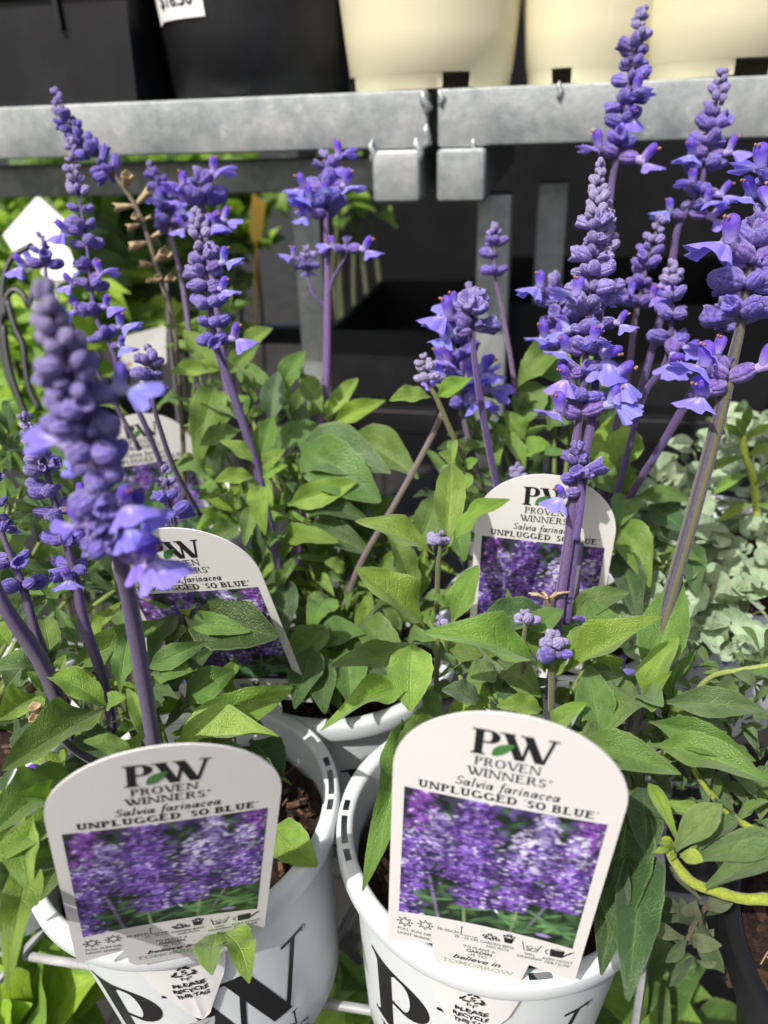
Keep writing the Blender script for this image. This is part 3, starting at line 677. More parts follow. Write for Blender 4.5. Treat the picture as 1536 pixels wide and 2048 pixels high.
def ln(x0, y0, x1, y1, w_):
    d = Vector((x1 - x0, y1 - y0)).normalized(); n = Vector((-d.y, d.x)) * w_ / 2; return [[(x0 + n.x, y0 + n.y), (x0 - n.x, y0 - n.y), (x1 - n.x, y1 - n.y), (x1 + n.x, y1 + n.y)]]
def blackprint():
    o = serif('P', -11.4, -3.2, 88.6, 10.2, .21, .07) + serif('W', -3.6, 11.4, 88.6, 10.2, .21, .07)
    o += serif('PROVEN', -10, 8.6, 84.0, 3.5, .16, .095) + serif('WINNERS', -11.8, 10.6, 79.3, 3.5, .16, .095)
    o += arc(11.6, 82.3, .5, .5, 0, 360, .22, .22, 10)
    o += serif('Salvia farinacea', -14.8, 15.0, 74.0, 3.8, .13, .095, .22, .06)
    o += serif('UNPLUGGED <SO BLUE>', -25.4, 26.6, 69.3, 3.3, .22, .13, 0, .06)
    o += sun_icon(-27.2, -5.6, 3.2) + sun_icon(-20.0, -4.6, 3.2)
    o += sans('FULL SUN OR', -29.6, -17.6, -11.2, 1.6) + sans('LIGHT SHADE', -29.6, -18.0, -14.0, 1.6)
    o += sans('30-35CM', -15.8, -8.4, -5.4, 1.7) + sans('20 - 25 CM', -9.6, -1.6, -7.6, 1.6)
    o += ln(-7.5, -5.2, -7.5, -.6, .28) + ln(-7.5, -5.2, -2.2, -5.2, .28) + [[(-7.9, -.9), (-7.1, -.9), (-7.5, .2)], [(-2.5, -4.8), (-2.5, -5.6), (-1.5, -5.2)]]
    for x, y in ((.6, -2.6), (2.2, -1.4), (3.8, -2.5), (1.4, -3.8), (3.0, -3.9), (5.0, -3.6)): o += arc(x, y, .95, .8, 0, 360, .5, .45, 9)
    for x, y in ((7.4, -.2), (8.6, .6), (9.8, -.2)): o += arc(x, y, .9, .8, 0, 360, .5, .45, 9)
    o += [[(6.8, -1.2), (7.4, -4.2), (9.8, -4.2), (10.4, -1.2)]]
    o += sans('GARDEN BEDS', -.6, 10.8, -7.4, 1.5) + sans('AND POTS', 1.4, 9.2, -9.6, 1.5)
    o += ln(13.2, -1.6, 14.2, -6.2, .3) + ln(14.2, -6.2, 18.4, -6.2, .3) + ln(18.4, -6.2, 19.6, -1.6, .3)
    rs = np.random.RandomState(2)
    for i in range(34):
        x = 14.2 + rs.rand() * 4.4; y = -5.7 + rs.rand() * 3; o += arc(x, y, .25, .25, 0, 360, .12, .12, 5)
    o += sans('WELL', 14.6, 18.2, -9.2, 1.5) + sans('DRAINING', 12.4, 20.6, -11.4, 1.5)
    o += [[(22.6, -2.8), (22.9, -6.9), (27.1, -6.9), (27.4, -2.8)]] + arc(25, -2.8, 2.4, .7, 0, 360, .5, .25, 12) + arc(22.4, -4.6, 1.3, 1.5, 100, 260, .35, .35, 8) + ln(27, -6, 29.6, -2.8, .7) + ln(28.9, -3.2, 30.4, -2.2, .5)
    o += sans('KEEP MOIST', 20.9, 31.0, -9.8, 1.5) + sans('FERTILISE', 21.8, 30.2, -12.0, 1.5)
    o += sans('TO PLANT A', -6.2, 5.0, -12.8, 1.6) + sans('GARDEN', -4.9, 4.0, -15.2, 1.8, .02) + sans('IS TO', -3.2, 2.4, -17.5, 1.6)
    o += sans('believe in', -9.3, 7.6, -21.2, 2.7, .018, .35)
    return o
def build_tag(label, loc, Rm, mats, with_clip=None, group=None):
    Mw = Matrix.Translation(Vector(loc)) @ Rm.to_4x4()
    t = bpy.data.objects.new('plant_tag', None); col.objects.link(t); t.empty_display_size = .01; t.matrix_basis = Mw; PW[t.name] = Mw.copy()
    tag(t, label, 'tag', group)
    obj('card', mats['card'], t, Mw)
    for nm in ('lettering', 'emblem', 'slogan', 'picture'): obj(nm, mats[nm], t, Mw)
    return t
def picture_mesh():
    H_, W_, _ = IMG.shape; v = []; c = []
    for i in range(H_):
        fz = i / (H_ - 1)
        for j in range(W_):
            x = -29.5 + 59 * j / (W_ - 1); z0 = 3.0 * (1 - (x / 29.5) ** 2); z = z0 + (67.8 - z0) * fz
            v.append(tg(x, z, .12)); c.append((*IMG[H_ - 1 - i, j], 1))
    f = [(i * W_ + j, i * W_ + j + 1, (i + 1) * W_ + j + 1, (i + 1) * W_ + j) for i in range(H_ - 1) for j in range(W_ - 1)]
    return mk('picture', v, f, None, [M['pic']], colr=c)
_el, _ev = emblem_leaf(-5.4, 89.0, .6, 94.6, 1.7)
TAGM = dict(card=card_mesh(), lettering=polymesh('lettering', blackprint(), lambda x, y: tg(x, y, .15), M['ink']), emblem=polymesh('emblem', _el, lambda x, y: tg(x, y, .25), M['greenink']),
            slogan=polymesh('slogan', sans('TOMORROW', -13.2, 12.4, -25.0, 2.6, .012), lambda x, y: tg(x, y, .15), M['sageink']), picture=picture_mesh())

# ------------------------------------------------------------------ white nursery pot
PH = .117
def rwall(z): return .0555 + .0080 * z / .105
def pot_mesh():
    mb = MB(); NS = 144
    prof = [(.0, .003), (.0515, .003), (.054, 0), (.0555, .002)] + [(rwall(z) , z) for z in (.02, .04, .06, .08, .095, .1055)] + [(.0655, .1062), (.0682, .1060), (.0694, .1064), (.0702, .1085), (.0705, .1145), (.0701, .1164), (.0692, .1171), (.0684, .1172), (.0658, .1172), (.0648, .1171), (.0636, .1164), (.0630, .115), (rwall(.095) - .0016, .095), (rwall(.06) - .0016, .06)]
    top = 17
    slots = [(96, 26), (-84, 26), (188, 22), (8, 8)]
    def skip(i, j):
        if i != top: return False
        a = (j + .5) / NS * 360
        for c, h in slots:
            d = (a - c + 180) % 360 - 180
            if abs(d) < h / 2 + .01:
                k = abs(d); return not (h > 10 and (h / 2 - 7 < k < h / 2 - 4.5))
        return False
    mb.lathe(prof, NS, skip=skip)
    return autosm(mb.mesh('pot_body', [M['pot']]), 50)
POTM = pot_mesh()
def soil_mesh(r, seed, n=26, amp=.004):
    rs = np.random.RandomState(seed); v = [(0, 0, .004)]; f = []; N = 40
    for i in range(1, n):
        for j in range(N):
            a = 2 * math.pi * j / N; q = r * i / (n - 1); v.append((q * math.cos(a) + rs.randn() * .0006, q * math.sin(a) + rs.randn() * .0006, rs.rand() * amp + .002 * math.sin(7 * a + i)))
    f = [(0, 1 + j, 1 + (j + 1) % N) for j in range(N)]
    for i in range(n - 2): f += [(1 + i * N + j, 1 + (i + 1) * N + j, 1 + (i + 1) * N + (j + 1) % N, 1 + i * N + (j + 1) % N) for j in range(N)]
    return mk('soil', v, f, None, [M['soil']])
def chips_mesh(r, seed, n=140, sz=.006):
    rs = random.Random(seed); mb = MB()
    for i in range(n):
        a, q = rs.uniform(0, 6.28), r * math.sqrt(rs.random()); s = sz * rs.uniform(.4, 1.3)
        mt = Quaternion(Vector((rs.uniform(-1, 1), rs.uniform(-1, 1), 2)).normalized(), rs.uniform(0, 6)).to_matrix().to_4x4()
        mb.box((q * math.cos(a), q * math.sin(a), .003 + rs.random() * .003), (s, s * .4, s * .2), mt)
    return mb.mesh('bark_chips', [M['chip']], False)
SOILM = soil_mesh(.0605, 1); CHIPM = chips_mesh(.056, 3)
def tiltm(c, tilt): return Matrix.Translation(Vector((c[0], c[1], PH))) @ Matrix.Rotation(R(tilt), 4, 'Y') @ Matrix.Translation(Vector((0, 0, -PH)))
def cone(c, a0, tilt=0):
    TM = tiltm(c, tilt)
    def fn(lift):
        def g(x, z):                    # x mm round the wall, z mm up
            zz = z / 1000; r = rwall(zz); a = a0 + x / 1000 / .058; r += lift
            return tuple(TM @ Vector((r * math.sin(a), -r * math.cos(a), zz)))
        return g
    return fn
def subdiv(polys, mx=4.0):              # long strokes follow the round wall
    out = []
    for q in polys:
        if len(q) != 4: out.append(q); continue
        a, b, c, d = [Vector(p) for p in q]; n1 = max(1, int(max((b - a).length, (c - d).length) / mx)); n2 = max(1, int(max((d - a).length, (c - b).length) / mx))
        g = lambda s, t: tuple(a.lerp(b, s).lerp(d.lerp(c, s), t))
        for i in range(n1):
            for j in range(n2): out.append([g(i / n1, j / n2), g((i + 1) / n1, j / n2), g((i + 1) / n1, (j + 1) / n2), g(i / n1, (j + 1) / n2)])
    return out
def build_pot(label, c, logo=None, rot=0, tilt=0, group='white nursery pots'):
    loc = (c[0], c[1], 0)
    Mw = tiltm(c, tilt); t = thing('nursery_pot', label, 'pot', loc, group)
    obj('pot_body', POTM, t, Mw @ Matrix.Rotation(R(rot), 4, 'Z'))
    so_ = obj('soil', SOILM, t, Mw @ Matrix.Translation((0, 0, .094)) @ Matrix.Rotation(R(rot * 3), 4, 'Z'))
    ch = obj('bark_chips', CHIPM, t, Mw @ Matrix.Translation((0, 0, .095)) @ Matrix.Rotation(R(rot * 5 + 40), 4, 'Z')); ch['kind'] = 'stuff'
    if logo is not None:
        fn = cone(loc, R(logo), tilt)
        big = serif('P', -46, -12, 32, 46, .20, .05) + serif('W', -10, 47, 32, 46, .20, .05) + serif('PROVEN', -42, 40, 17, 11, .13, .055) + serif('WINNERS', -46, 46, 3, 11, .13, .055)
        big += arc(50, 76, 1.6, 1.6, 0, 360, .4, .4, 12)
        obj('logo_lettering', polymesh('logo_lettering', subdiv(big), fn(.0003), M['ink']), t)
        l1, l2 = emblem_leaf(-17, 30, 6, 58, 8)
        obj('logo_leaf', polymesh('logo_leaf', subdiv(l1), fn(.0005), M['slate']), t)
        obj('logo_vein', polymesh('logo_vein', subdiv([[(Vector(p) * 1.0)[:] for p in q] for q in l2]), fn(.0007), M['ink']), t)
    return t
def build_clip(tagobj, c, ang, tilt=0):
    fn = cone((c[0], c[1], 0), R(ang), tilt); outl = [(-14.6, 104.5), (-15.2, 99), (-12.5, 88), (-7, 74), (-3.2, 64), (0, 61.5), (3.2, 64), (7, 74), (12.5, 88), (15.2, 99), (14.6, 104.5)]
    zs = [104.5, 99, 93, 88, 81, 74, 69, 64, 61.5]; hw = [14.6, 15.2, 13.9, 12.5, 9.8, 7, 5, 3.2, .6]; v = []; f = []; n = 13
    lf = lambda x: .0016 + .0012 * (abs((x / 4.2 + 20) % 1 - .5)) + .0004
    for z, h in zip(zs, hw):
        for j in range(n): x = -h + 2 * h * j / (n - 1); v.append(fn(lf(x))(x, z))
    k = len(v)
    for z, h in zip(zs, hw):
        for j in range(n): x = -h + 2 * h * j / (n - 1); v.append(fn(lf(x) - .0006)(x, z))
    m_ = len(zs)
    for i in range(m_ - 1):
        for j in range(n - 1):
            a = i * n + j; f.append((a, a + 1, a + n + 1, a + n)[::-1]); f.append((k + a, k + a + 1, k + a + n + 1, k + a + n))
        for j in (0, n - 1): a = i * n + j; f.append((a, a + n, k + a + n, k + a))
    cl = obj('clip', autosm(mk('clip', v, f, None, [M['tag']]), 25), tagobj, None)
    o = []
    tri = [(0, 101.5), (-4.6, 95.2), (4.6, 95.2)]
    for i in range(3):
        a = Vector(tri[i]); b = Vector(tri[(i + 1) % 3]); d = (b - a); o += ln(*(a + d * .12), *(a + d * .42), .9) + ln(*(a + d * .55), *(a + d * .78), .9)
        u_ = d.normalized(); nn = Vector((-u_.y, u_.x)); p0 = a + d * .78; o.append([tuple(p0 + nn * 1.1), tuple(p0 - nn * 1.1), tuple(p0 + u_ * 1.6)])
    o += sans('5', -1.0, 1.0, 96.2, 2.6, .02) + sans('PP', -1.9, 1.9, 91.6, 2.2)
    o += sans('PLEASE', -5.8, 5.8, 87.2, 2.5, .035) + sans('RECYCLE', -6.4, 6.4, 83.2, 2.5, .035) + sans('THIS TAG', -6.0, 6.0, 79.2, 2.5, .035)
    obj('recycling_text', polymesh('recycling_text', o, lambda x, z: fn(lf(x) + .00035)(x, z), M['ink']), cl)
    return cl

# ================================================================== setting
g = MB(); g.add([(-30, -30, -.62), (30, -30, -.62), (30, 60, -.62), (-30, 60, -.62)], [(0, 1, 2, 3)])
tag(obj('ground', g.mesh('ground', [M['ground']], False)), kind='structure')
TH = R(12); T_ = Vector((math.cos(TH), -math.sin(TH), 0)); N_ = Vector((math.sin(TH), math.cos(TH), 0)); RZ = Matrix.Rotation(-TH, 4, 'Z')
SO = P(865, 178, .56)                    # gap between the two shelf tops, upper front edge
def SH(a, b, z): return SO + T_ * a + N_ * b + UP * z        # along the lip, back, up
wl = MB(); c_ = SH(.55, 1.15, .15); wl.box(c_, (2.0, .04, 1.9), RZ)  # added dark panel that keeps the space behind the shelves black, like deep shade
tag(obj('shade_backdrop', wl.mesh('shade_backdrop', [M['shade_sheet']], False)), kind='structure')

# wire bench the pots stand on
bench = thing('wire_bench', 'grey wire mesh bench top under the white pots', 'bench', (0, .4, -.008))
for i in range(15):
    x = -.62 + .085 * i; q = MB(); q.tube([(x - .2, -.15, -.004), (x + .12, .55, -.004)], .0022, 8); obj('wire', q.mesh('wire', [M['wire']]), bench)
for i in range(9):
    y = -.12 + .09 * i; q = MB(); q.tube([(-.8, y + .14, -.0085), (.8, y - .16, -.0085)], .0024, 8); obj('wire', q.mesh('wire', [M['wire']]), bench)
for x in (-.78, .78):
    for y in (-.1, .56):
        q = MB(); q.box((x, y, -.316), (.03, .03, .606)); obj('leg', q.mesh('leg', [M['galv']], False), bench)

# ================================================================== galvanised shelves
LIP = .0385
def shelf(label, a0, a1, tubes, posts, rust, dp=.5):
    t = thing('metal_shelf', label, 'shelf', SH((a0 + a1) / 2, .25, -1.0), 'galvanised shelves'); Lw = a1 - a0; mid = (a0 + a1) / 2
    q = MB(); q.box(SH(mid, .003, -LIP / 2), (Lw, .006, LIP), RZ, .0026); obj('lip', autosm(q.mesh('lip', [M['galv']]), 30), t)
    q = MB(); q.box(SH(mid, dp / 2 + .006, -.006), (Lw, dp, .008), RZ, .002); obj('deck', autosm(q.mesh('deck', [M['galv']]), 30), t)
    q = MB(); q.box(SH(mid, dp + .009, -LIP / 2), (Lw, .006, LIP), RZ, .0026); obj('back_lip', autosm(q.mesh('back_lip', [M['galv']]), 30), t)
    for a, b in tubes:
        q = MB(); q.box(SH(a, b + dp / 2, -LIP - .0195), (.037, dp, .037), RZ, .004); obj('cross_tube', autosm(q.mesh('cross_tube', [M['galv']]), 30), t)
    for a, b in posts:
        q = MB(); q.box(SH(a, b, -LIP - .04 - .48), (.030, .030, .96), RZ, .003); obj('post', autosm(q.mesh('post', [M['galv']]), 30), t)
        for z in (-.34, -.62):
            pass
    return t
sl_ = shelf('galvanised steel shelf carrying the black trough and black pot', -.95, -.0035, [(-.028, -.004), (-.86, -.004)], [(-.150, .17), (-.86, .05)], 0, .19)
sr_ = shelf('galvanised steel shelf carrying two of the cream pots', .0035, .95, [(.022, -.006), (.86, -.004)], [(.042, .10), (.092, .22), (.40, .10), (.86, .4)], 1)
q = MB(); q.box(SH(-.47, .15, -.064), (.90, .03, .03), RZ, .003); obj('beam', autosm(q.mesh('beam', [M['galv']]), 30), sl_)
for sh, a0, a1 in ((sl_, -.9, -.01), (sr_, .01, .9)):
    for z, b in ((-.30, .12), (-.30, .46), (-.55, .12)):
        q = MB(); q.box(SH((a0 + a1) / 2, b, z), (a1 - a0, .02, .025), RZ, .002); obj('rail', q.mesh('rail', [M['blackp']]), sh)
def weld(sh, pts, r):
    for a, b, z in pts:
        c0 = SH(a, b, z); q = MB(); rs = random.Random(int(a * 9999)); k = [c0 + Vector((rs.uniform(-r, r), rs.uniform(-r, r) * .3, r * 1.3 * (i - 2))) for i in range(5)]
        q.tube(k, [r * .3, r * rs.uniform(.7, 1), r * rs.uniform(.8, 1.1), r * rs.uniform(.6, 1), r * .3], 9); obj('weld', q.mesh('weld', [M['galv']]), sh)
weld(sl_, [(-.006, -.0015, -.031), (-.0045, -.001, -.008), (-.045, -.001, -LIP - .002), (-.012, -.001, -LIP - .002)], .0032)
weld(sr_, [(.0055, -.001, -.006), (.03, -.001, -LIP - .001), (.09, -.001, -.0045), (.118, -.001, -.0355)], .0024)
# black trays stacked on the dark lower rails
for a, z, hgt in ((.16, -.285, .10), (.55, -.285, .12), (-.07, -.285, .07)):
    t = thing('nursery_tray', {.16: 'black plastic tray on the lower rail behind the right pots', .55: 'tall black plastic tray in the dark behind the silver leaved plant', -.07: 'low black plastic tray behind the post under the shelf gap'}[a], 'tray', SH(a, .29, z))
    q = MB(); wd = .30 if a > 0 else .12
    q.box(SH(a, .29, z + .004), (wd, .28, .006), RZ); obj('tray_base', q.mesh('tray_base', [M['blackp']], False), t)
    for k in (-1, 1):
        q = MB(); q.box(SH(a, .29 + k * .14, z + hgt / 2), (wd, .005, hgt), RZ); obj('tray_side', q.mesh('tray_side', [M['blackp']], False), t)
        q = MB(); q.box(SH(a + k * wd / 2, .29, z + hgt / 2), (.005, .274, hgt), RZ); obj('tray_side', q.mesh('tray_side', [M['blackp']], False), t)
# shelf goods
def bigpot(name, label, a, b, rb, rt, h, mat, cat='pot', feet=(), group=None, band=True):
    c = SH(a, b, 0); t = thing(name, label, cat, c, group); NS = 96
    zf = .011
    prof = [(rb - .004, .0005), (rb - .0005, .0005), (rb, .0012), (rb + (rt - rb) * zf / h, zf), (rb + (rt - rb) * zf / h + .0006, zf + .0006)] + [(rb + .0006 + (rt - rb) * q, h * q) for q in (.2, .4, .6, .8, .93)] + [(rt + .004, h * .935), (rt + .005, h), (rt, h), (rt - .004, h * .9), (rb - .003, .012), (0, .012)]
    def skip(i, j):
        if i > 2: return False
        an = ((j + .5) / NS * 360)
        return any(abs((an - q + 180) % 360 - 180) < (13, 13, 10)[i] for q in feet)
    q = MB(); q.lathe(prof, NS, c, skip=skip); obj('pot_body', autosm(q.mesh('pot_body', [mat]), 40), t)
    return t
def apx(px, py=170): # distance along the lip of the column px
    d = (_F + _r * ((px - 768) / FPX) - _u * ((py - 1024) / FPX)); n = N_.dot(SO - CAM) / N_.dot(d); return (CAM + d * n - SO).dot(T_)
aL, aR = apx(662), apx(1004); rb = (aR - aL) / 2
bigpot('planter_pot', 'cream plastic pot standing across the gap between the two shelves', (aL + aR) / 2 + .002, rb + .006, rb, rb + .020, .19, M['cream'], feet=(12, 100, 192, 280), group='cream pots on the shelf')
aL, aR = apx(1048), apx(1330); rb2 = (aR - aL) / 2
bigpot('planter_pot', 'cream plastic pot set back between two cream pots', (aL + aR) / 2, rb2 + .028, rb2, rb2 + .020, .19, M['cream'], feet=(50, 140, 230, 320), group='cream pots on the shelf')
aL, aR = apx(1300), apx(1660); rb3 = (aR - aL) / 2
bigpot('planter_pot', 'cream plastic pot on the shelf behind the tallest right flower spikes', (aL + aR) / 2, rb3 + .006, rb3, rb3 + .020, .19, M['cream'], feet=(-4, 86, 176, 266), group='cream pots on the shelf')
aL, aR = apx(275), apx(640); rb4 = (aR - aL) / 2
bp = bigpot('planter_pot', 'black plastic pot with a white price label on the shelf', (aL + aR) / 2, rb4 + .008, rb4, rb4 + .022, .22, M['blackp'])
# price label wrapped on the black pot
bc = SH((aL + aR) / 2, rb4 + .008, 0)
def onpot(x, z, lift=.0012):
    zz = z / 1000; r = rb4 + .0006 + .022 * zz / .22 + lift; a = R(-58) + x / 1000 / rb4; return (bc.x + r * math.sin(a), bc.y - r * math.cos(a), bc.z + zz)
v = [onpot(-2 + 50 * i / 8 , 51 + 30 * j / 2 + (2.5 if i else 0)) for i in range(9) for j in range(3)]
lb = obj('price_label', mk('price_label', v, [(i * 3 + j, (i + 1) * 3 + j, (i + 1) * 3 + j + 1, i * 3 + j + 1) for i in range(8) for j in range(2)], None, [M['label']]), bp)
obj('price_text', polymesh('price_text', sans('$18.50', 6, 40, 62, 8.5, .02), lambda x, z: onpot(x, z, .0017), M['ink']), lb)
# black trough
tr = thing('planter_trough', 'long black rectangular planter trough at the end of the shelf', 'planter', SH(-.33, .09, 0))
q = MB(); a1 = apx(262); a0 = a1 - .36
def trough_mesh():
    v = []; rings = [(0, .0, 0), (.0, .012, .17), (-.008, .020, .17), (-.008, .020, .19), (.004, .012, .19)]
    for ins, ex, z in rings:
        for sx, sy in ((0, 0), (1, 0), (1, 1), (0, 1)):
            a = a0 + (a1 - a0) * sx + (1 if sx else -1) * ex; b = .006 + .15 * sy + (1 if sy else -1) * (ex if sy else min(ex, .005)); v.append(SH(a, b, z + .0006))
    f = [(3, 2, 1, 0)]
    for i in range(4): f += [(i * 4 + j, i * 4 + (j + 1) % 4, (i + 1) * 4 + (j + 1) % 4, (i + 1) * 4 + j) for j in range(4)]
    f.append((16, 17, 18, 19)); return mk('trough_body', v, f, None, [M['blackp']], smooth=False)
obj('trough_body', trough_mesh(), tr)
q = MB(); q.box(SH((a0 + a1) / 2, .003, .078), (a1 - a0 + .012, .006, .012), RZ, .001); obj('moulding', q.mesh('moulding', [M['blackp']], False), tr)
for a in (a1 - .052, a1 - .17, a1 - .29):
    q = MB(); q.box(SH(a, .002, .064), (.004, .004, .026), RZ); obj('rib', q.mesh('rib', [M['blackp']], False), tr)

# ================================================================== pots and tags
CA, CB = (-.0952, .253), (.0449, .237)
CC, CD = (-.030, .372), (.103, .400)
CE, CF = (-.236, .318), (-.165, .560)
build_pot('white salvia pot with a torn green leaf hanging over its front rim', CA, 6, 0, -4)
build_pot('white salvia pot beside the black pot, with long leaves hanging over its rim', CB, -17, -4, 3)
build_pot('white salvia pot behind the two tagged pots, mostly under leaves', CC, 12, 30)
build_pot('white pot whose upright tag stands behind a tall double flower stem', CD, None, 60)
build_pot('white pot at the end of the bench with only its rim showing past leaves', CE, None, 80)
build_pot('white pot farthest back whose tag shows behind a small bud spike', CF, None, 50)
RA = Matrix(((.963, -.203, .177), (.237, .951, -.199), (-.128, .233, .964)))
RB = Matrix(((.973, .229, .042), (-.223, .968, -.112), (-.067, .100, .993)))
ta = build_tag('arched white flower tag tilted on the pot rim with a torn leaf at its foot', (-.0794, .1769, .1437), RA, TAGM)
tb = build_tag('arched white flower tag on the pot beside the black pot', (.0290, .1682, .1466), RB, TAGM)
build_clip(ta, CA, 8, -4); build_clip(tb, CB, -15, 3)
RC = Matrix(((.985, .101, -.142), (-.135, .959, -.250), (.111, .265, .958)))
build_tag('slanting arched flower tag half hidden by a withered spike and a dark leaf', (-.0752, .3045, .1458), RC, TAGM)
RD = Matrix.Rotation(R(-13), 3, 'Z') @ Matrix.Rotation(R(7), 3, 'X') @ Matrix.Rotation(R(2), 3, 'Y')
pD = P(1085, 1083, .375) - RD @ Vector((0, 0, .068))
build_tag('upright arched flower tag crossed by a tall purple stem', pD, RD, TAGM)
RF = Matrix.Rotation(R(8), 3, 'Z') @ Matrix.Rotation(R(6), 3, 'X') @ Matrix.Rotation(R(-4), 3, 'Y')
build_tag('blurred arched white tag far back behind a small bud spike', P(302, 932, .55) - RF @ Vector((0, 0, .065)), RF, TAGM)

# ================================================================== salvia plants
pA = thing('salvia_plant', 'salvia in the pot with the tilted tag, one spike rising close and blurred', 'plant', (*CA, .095), 'salvia plants')
pB = thing('salvia_plant', 'salvia in the pot beside the black pot, with bright green young shoots', 'plant', (*CB, .095), 'salvia plants')
pC = thing('salvia_plant', 'bushy salvia behind the slanting tag with a tall bare purple stem', 'plant', (*CC, .095), 'salvia plants')
pD_ = thing('salvia_plant', 'tall salvia behind the upright tag reaching up past the shelf', 'plant', (*CD, .095), 'salvia plants')
pE = thing('salvia_plant', 'salvia at the end of the bench with leaves drooping over its pot', 'plant', (*CE, .095), 'salvia plants')
pF = thing('salvia_plant', 'salvia far back with a half dried brown flower stem', 'plant', (*CF, .095), 'salvia plants')
FRESH, MID, DARK, GREY = 'fresh', 'mid', 'dark', 'grey'
K = [0]
def sp(plant, head, stem, **kw): K[0] += 1; return spike(plant, head, stem, seed=K[0], **kw)
# --- plant A
sp(pA, [(90, 590, .160), (138, 740, .170), (192, 930, .190), (238, 1110, .215)], [(268, 1250, .245), (308, 1490, .30), (330, 1640, .335)], sz=.0066, n=9, gap=.0066, bloom=.06, pale=.45, tipfrac=.18, r1=.0027, green=.15, purple=(.15, .085, .30),
   blooms=[(.80, 12, .9), (.97, -10, 1.2), (.86, 170, .8)])
sp(pA, [(48, 840, .272), (85, 920, .28), (120, 1040, .288), (150, 1150, .296)], [(170, 1250, .305), (215, 1395, .325), (235, 1560, .35)], sz=.0062, n=7, gap=.0085, bloom=.08, pale=.3, tipfrac=.25, r1=.0020, green=.4, blooms=[(.8, 30, .8)])
sp(pA, [(-30, 900, .30), (0, 1050, .302), (25, 1120, .304), (48, 1180, .306)], [(70, 1260, .312), (98, 1335, .325), (150, 1500, .345)], sz=.0062, n=5, gap=.011, bloom=.1, pale=.2, tipfrac=.1, r1=.0019, green=.5)
sp(pA, [(-90, 900, .26), (-70, 1000, .262)], [(0, 1195, .272), (88, 1335, .295), (150, 1500, .33)], sz=.006, n=7, pale=.2, tipfrac=.1, r1=.0028, green=.5)
q = MB(); q.tube(crom([P(75, 1435, .285), P(95, 1455, .287), P(150, 1500, .292), P(210, 1545, .31), P(260, 1620, .33)], 18), [.0014] + [.0013] * 16 + [.0015], 12, .1); obj('stem', q.mesh('stem', [M['stem']]), pA, None, (.085, .07, .12, .1))
for px, py in ((74, 1418), (70, 1440), (86, 1444)):
    obj('calyx', DRYC, pA, frame(P(px, py + 8, .286), Vector((rp(-.3, .3), -.2, 1)), .0042))
# --- withered spike before the slanting tag (plant C)
sp(pC, [(332, 945, .345), (338, 1000, .345), (350, 1060, .346), (356, 1130, .348)], [(358, 1180, .35), (365, 1240, .352), (352, 1380, .37)], sz=.0068, n=6, gap=.0095, bloom=.0, pale=.05, tipfrac=.2, dry=.86, spent=.7, r1=.0014, green=.3, hue=.9, purple=(.09, .07, .11))
# --- plant C spikes
sp(pC, [(393, 430, .385), (405, 500, .388), (418, 590, .392), (432, 690, .398)], [(460, 770, .404), (515, 940, .42), (560, 1150, .44)], sz=.0074, n=8, gap=.0072, bloom=.06, pale=.5, tipfrac=.28, r1=.0023, green=.35,
   blooms=[(.42, 18, 1.0), (.56, -12, .95), (.97, 5, 1.0)])
sp(pC, [(395, 345, .49), (405, 400, .49), (410, 460, .495)], [(430, 600, .49), (465, 840, .49), (520, 1050, .47)], sz=.0105, n=8, gap=.013, bloom=.45, pale=.1, tipfrac=.1, r1=.0024, green=.4, blooms=[(.2, 20, 1), (.5, 190, .9), (.9, 200, .9), (.8, -30, .9)], fsz=1.5)
sp(pC, [(650, 318, .49), (655, 380, .49), (652, 450, .49)], [(655, 560, .49), (650, 790, .485), (620, 960, .47), (585, 1150, .45)], sz=.0105, n=9, gap=.013, bloom=.5, pale=.1, tipfrac=.12, r1=.0029, green=.15, purple=(.16, .07, .30), blooms=[(.15, 30, .9), (.45, -10, 1.1), (.5, 185, 1.1), (.8, 200, .9)], fsz=1.5)
sp(pC, [(612, 500, .485), (616, 545, .486)], [(625, 585, .487), (650, 615, .49)], sz=.007, n=6, gap=.008, bloom=.3, pale=.3, tipfrac=.3, r1=.0012, green=.2, blooms=[(.6, 160, .9)])
sp(pC, [(695, 485, .48), (690, 515, .482)], [(665, 560, .487), (652, 610, .49)], sz=.007, n=4, gap=.01, bloom=.6, pale=.1, tipfrac=.0, r1=.0012, green=.2, blooms=[(.4, -10, 1.2)])
sp(pC, [(300, 330, .55), (330, 390, .55), (345, 480, .545)], [(365, 570, .54), (400, 800, .52), (450, 1000, .49)], sz=.008, n=7, gap=.010, bloom=.3, pale=.05, tipfrac=.1, r1=.002)
# --- plant F spikes: tall with open whorls, the half dried one, the small bud
sp(pF, [(140, 285, .43), (152, 360, .43), (168, 450, .432), (180, 540, .434), (190, 630, .436), (225, 700, .44)], [(240, 745, .445), (290, 850, .46), (325, 940, .48), (350, 1050, .50)], sz=.0072, n=6, gap=.0105, bloom=.14, pale=.25, tipfrac=.25, r1=.0017, green=.25, blooms=[(.42, 200, 1), (.66, 25, .9), (.66, 195, .9), (.98, -5, .8)])
sp(pF, [(112, 188, .47), (128, 235, .47), (160, 280, .47), (192, 320, .47), (232, 355, .472), (280, 430, .475), (312, 530, .48), (345, 640, .485)], [(355, 720, .49), (365, 860, .51), (370, 1000, .53)], sz=.0085, n=7, gap=.0105, bloom=.0, pale=.05, tipfrac=.12, dry=.40, spent=.5, r1=.0017, green=.6, purple=(.16, .12, .12))
sp(pF, [(85, 480, .44), (90, 520, .44), (95, 570, .44)], [(120, 620, .445), (170, 700, .45), (280, 900, .48)], sz=.0068, n=5, gap=.012, bloom=.25, pale=.1, tipfrac=.1, r1=.0014, blooms=[(.5, 200, 1.1)])
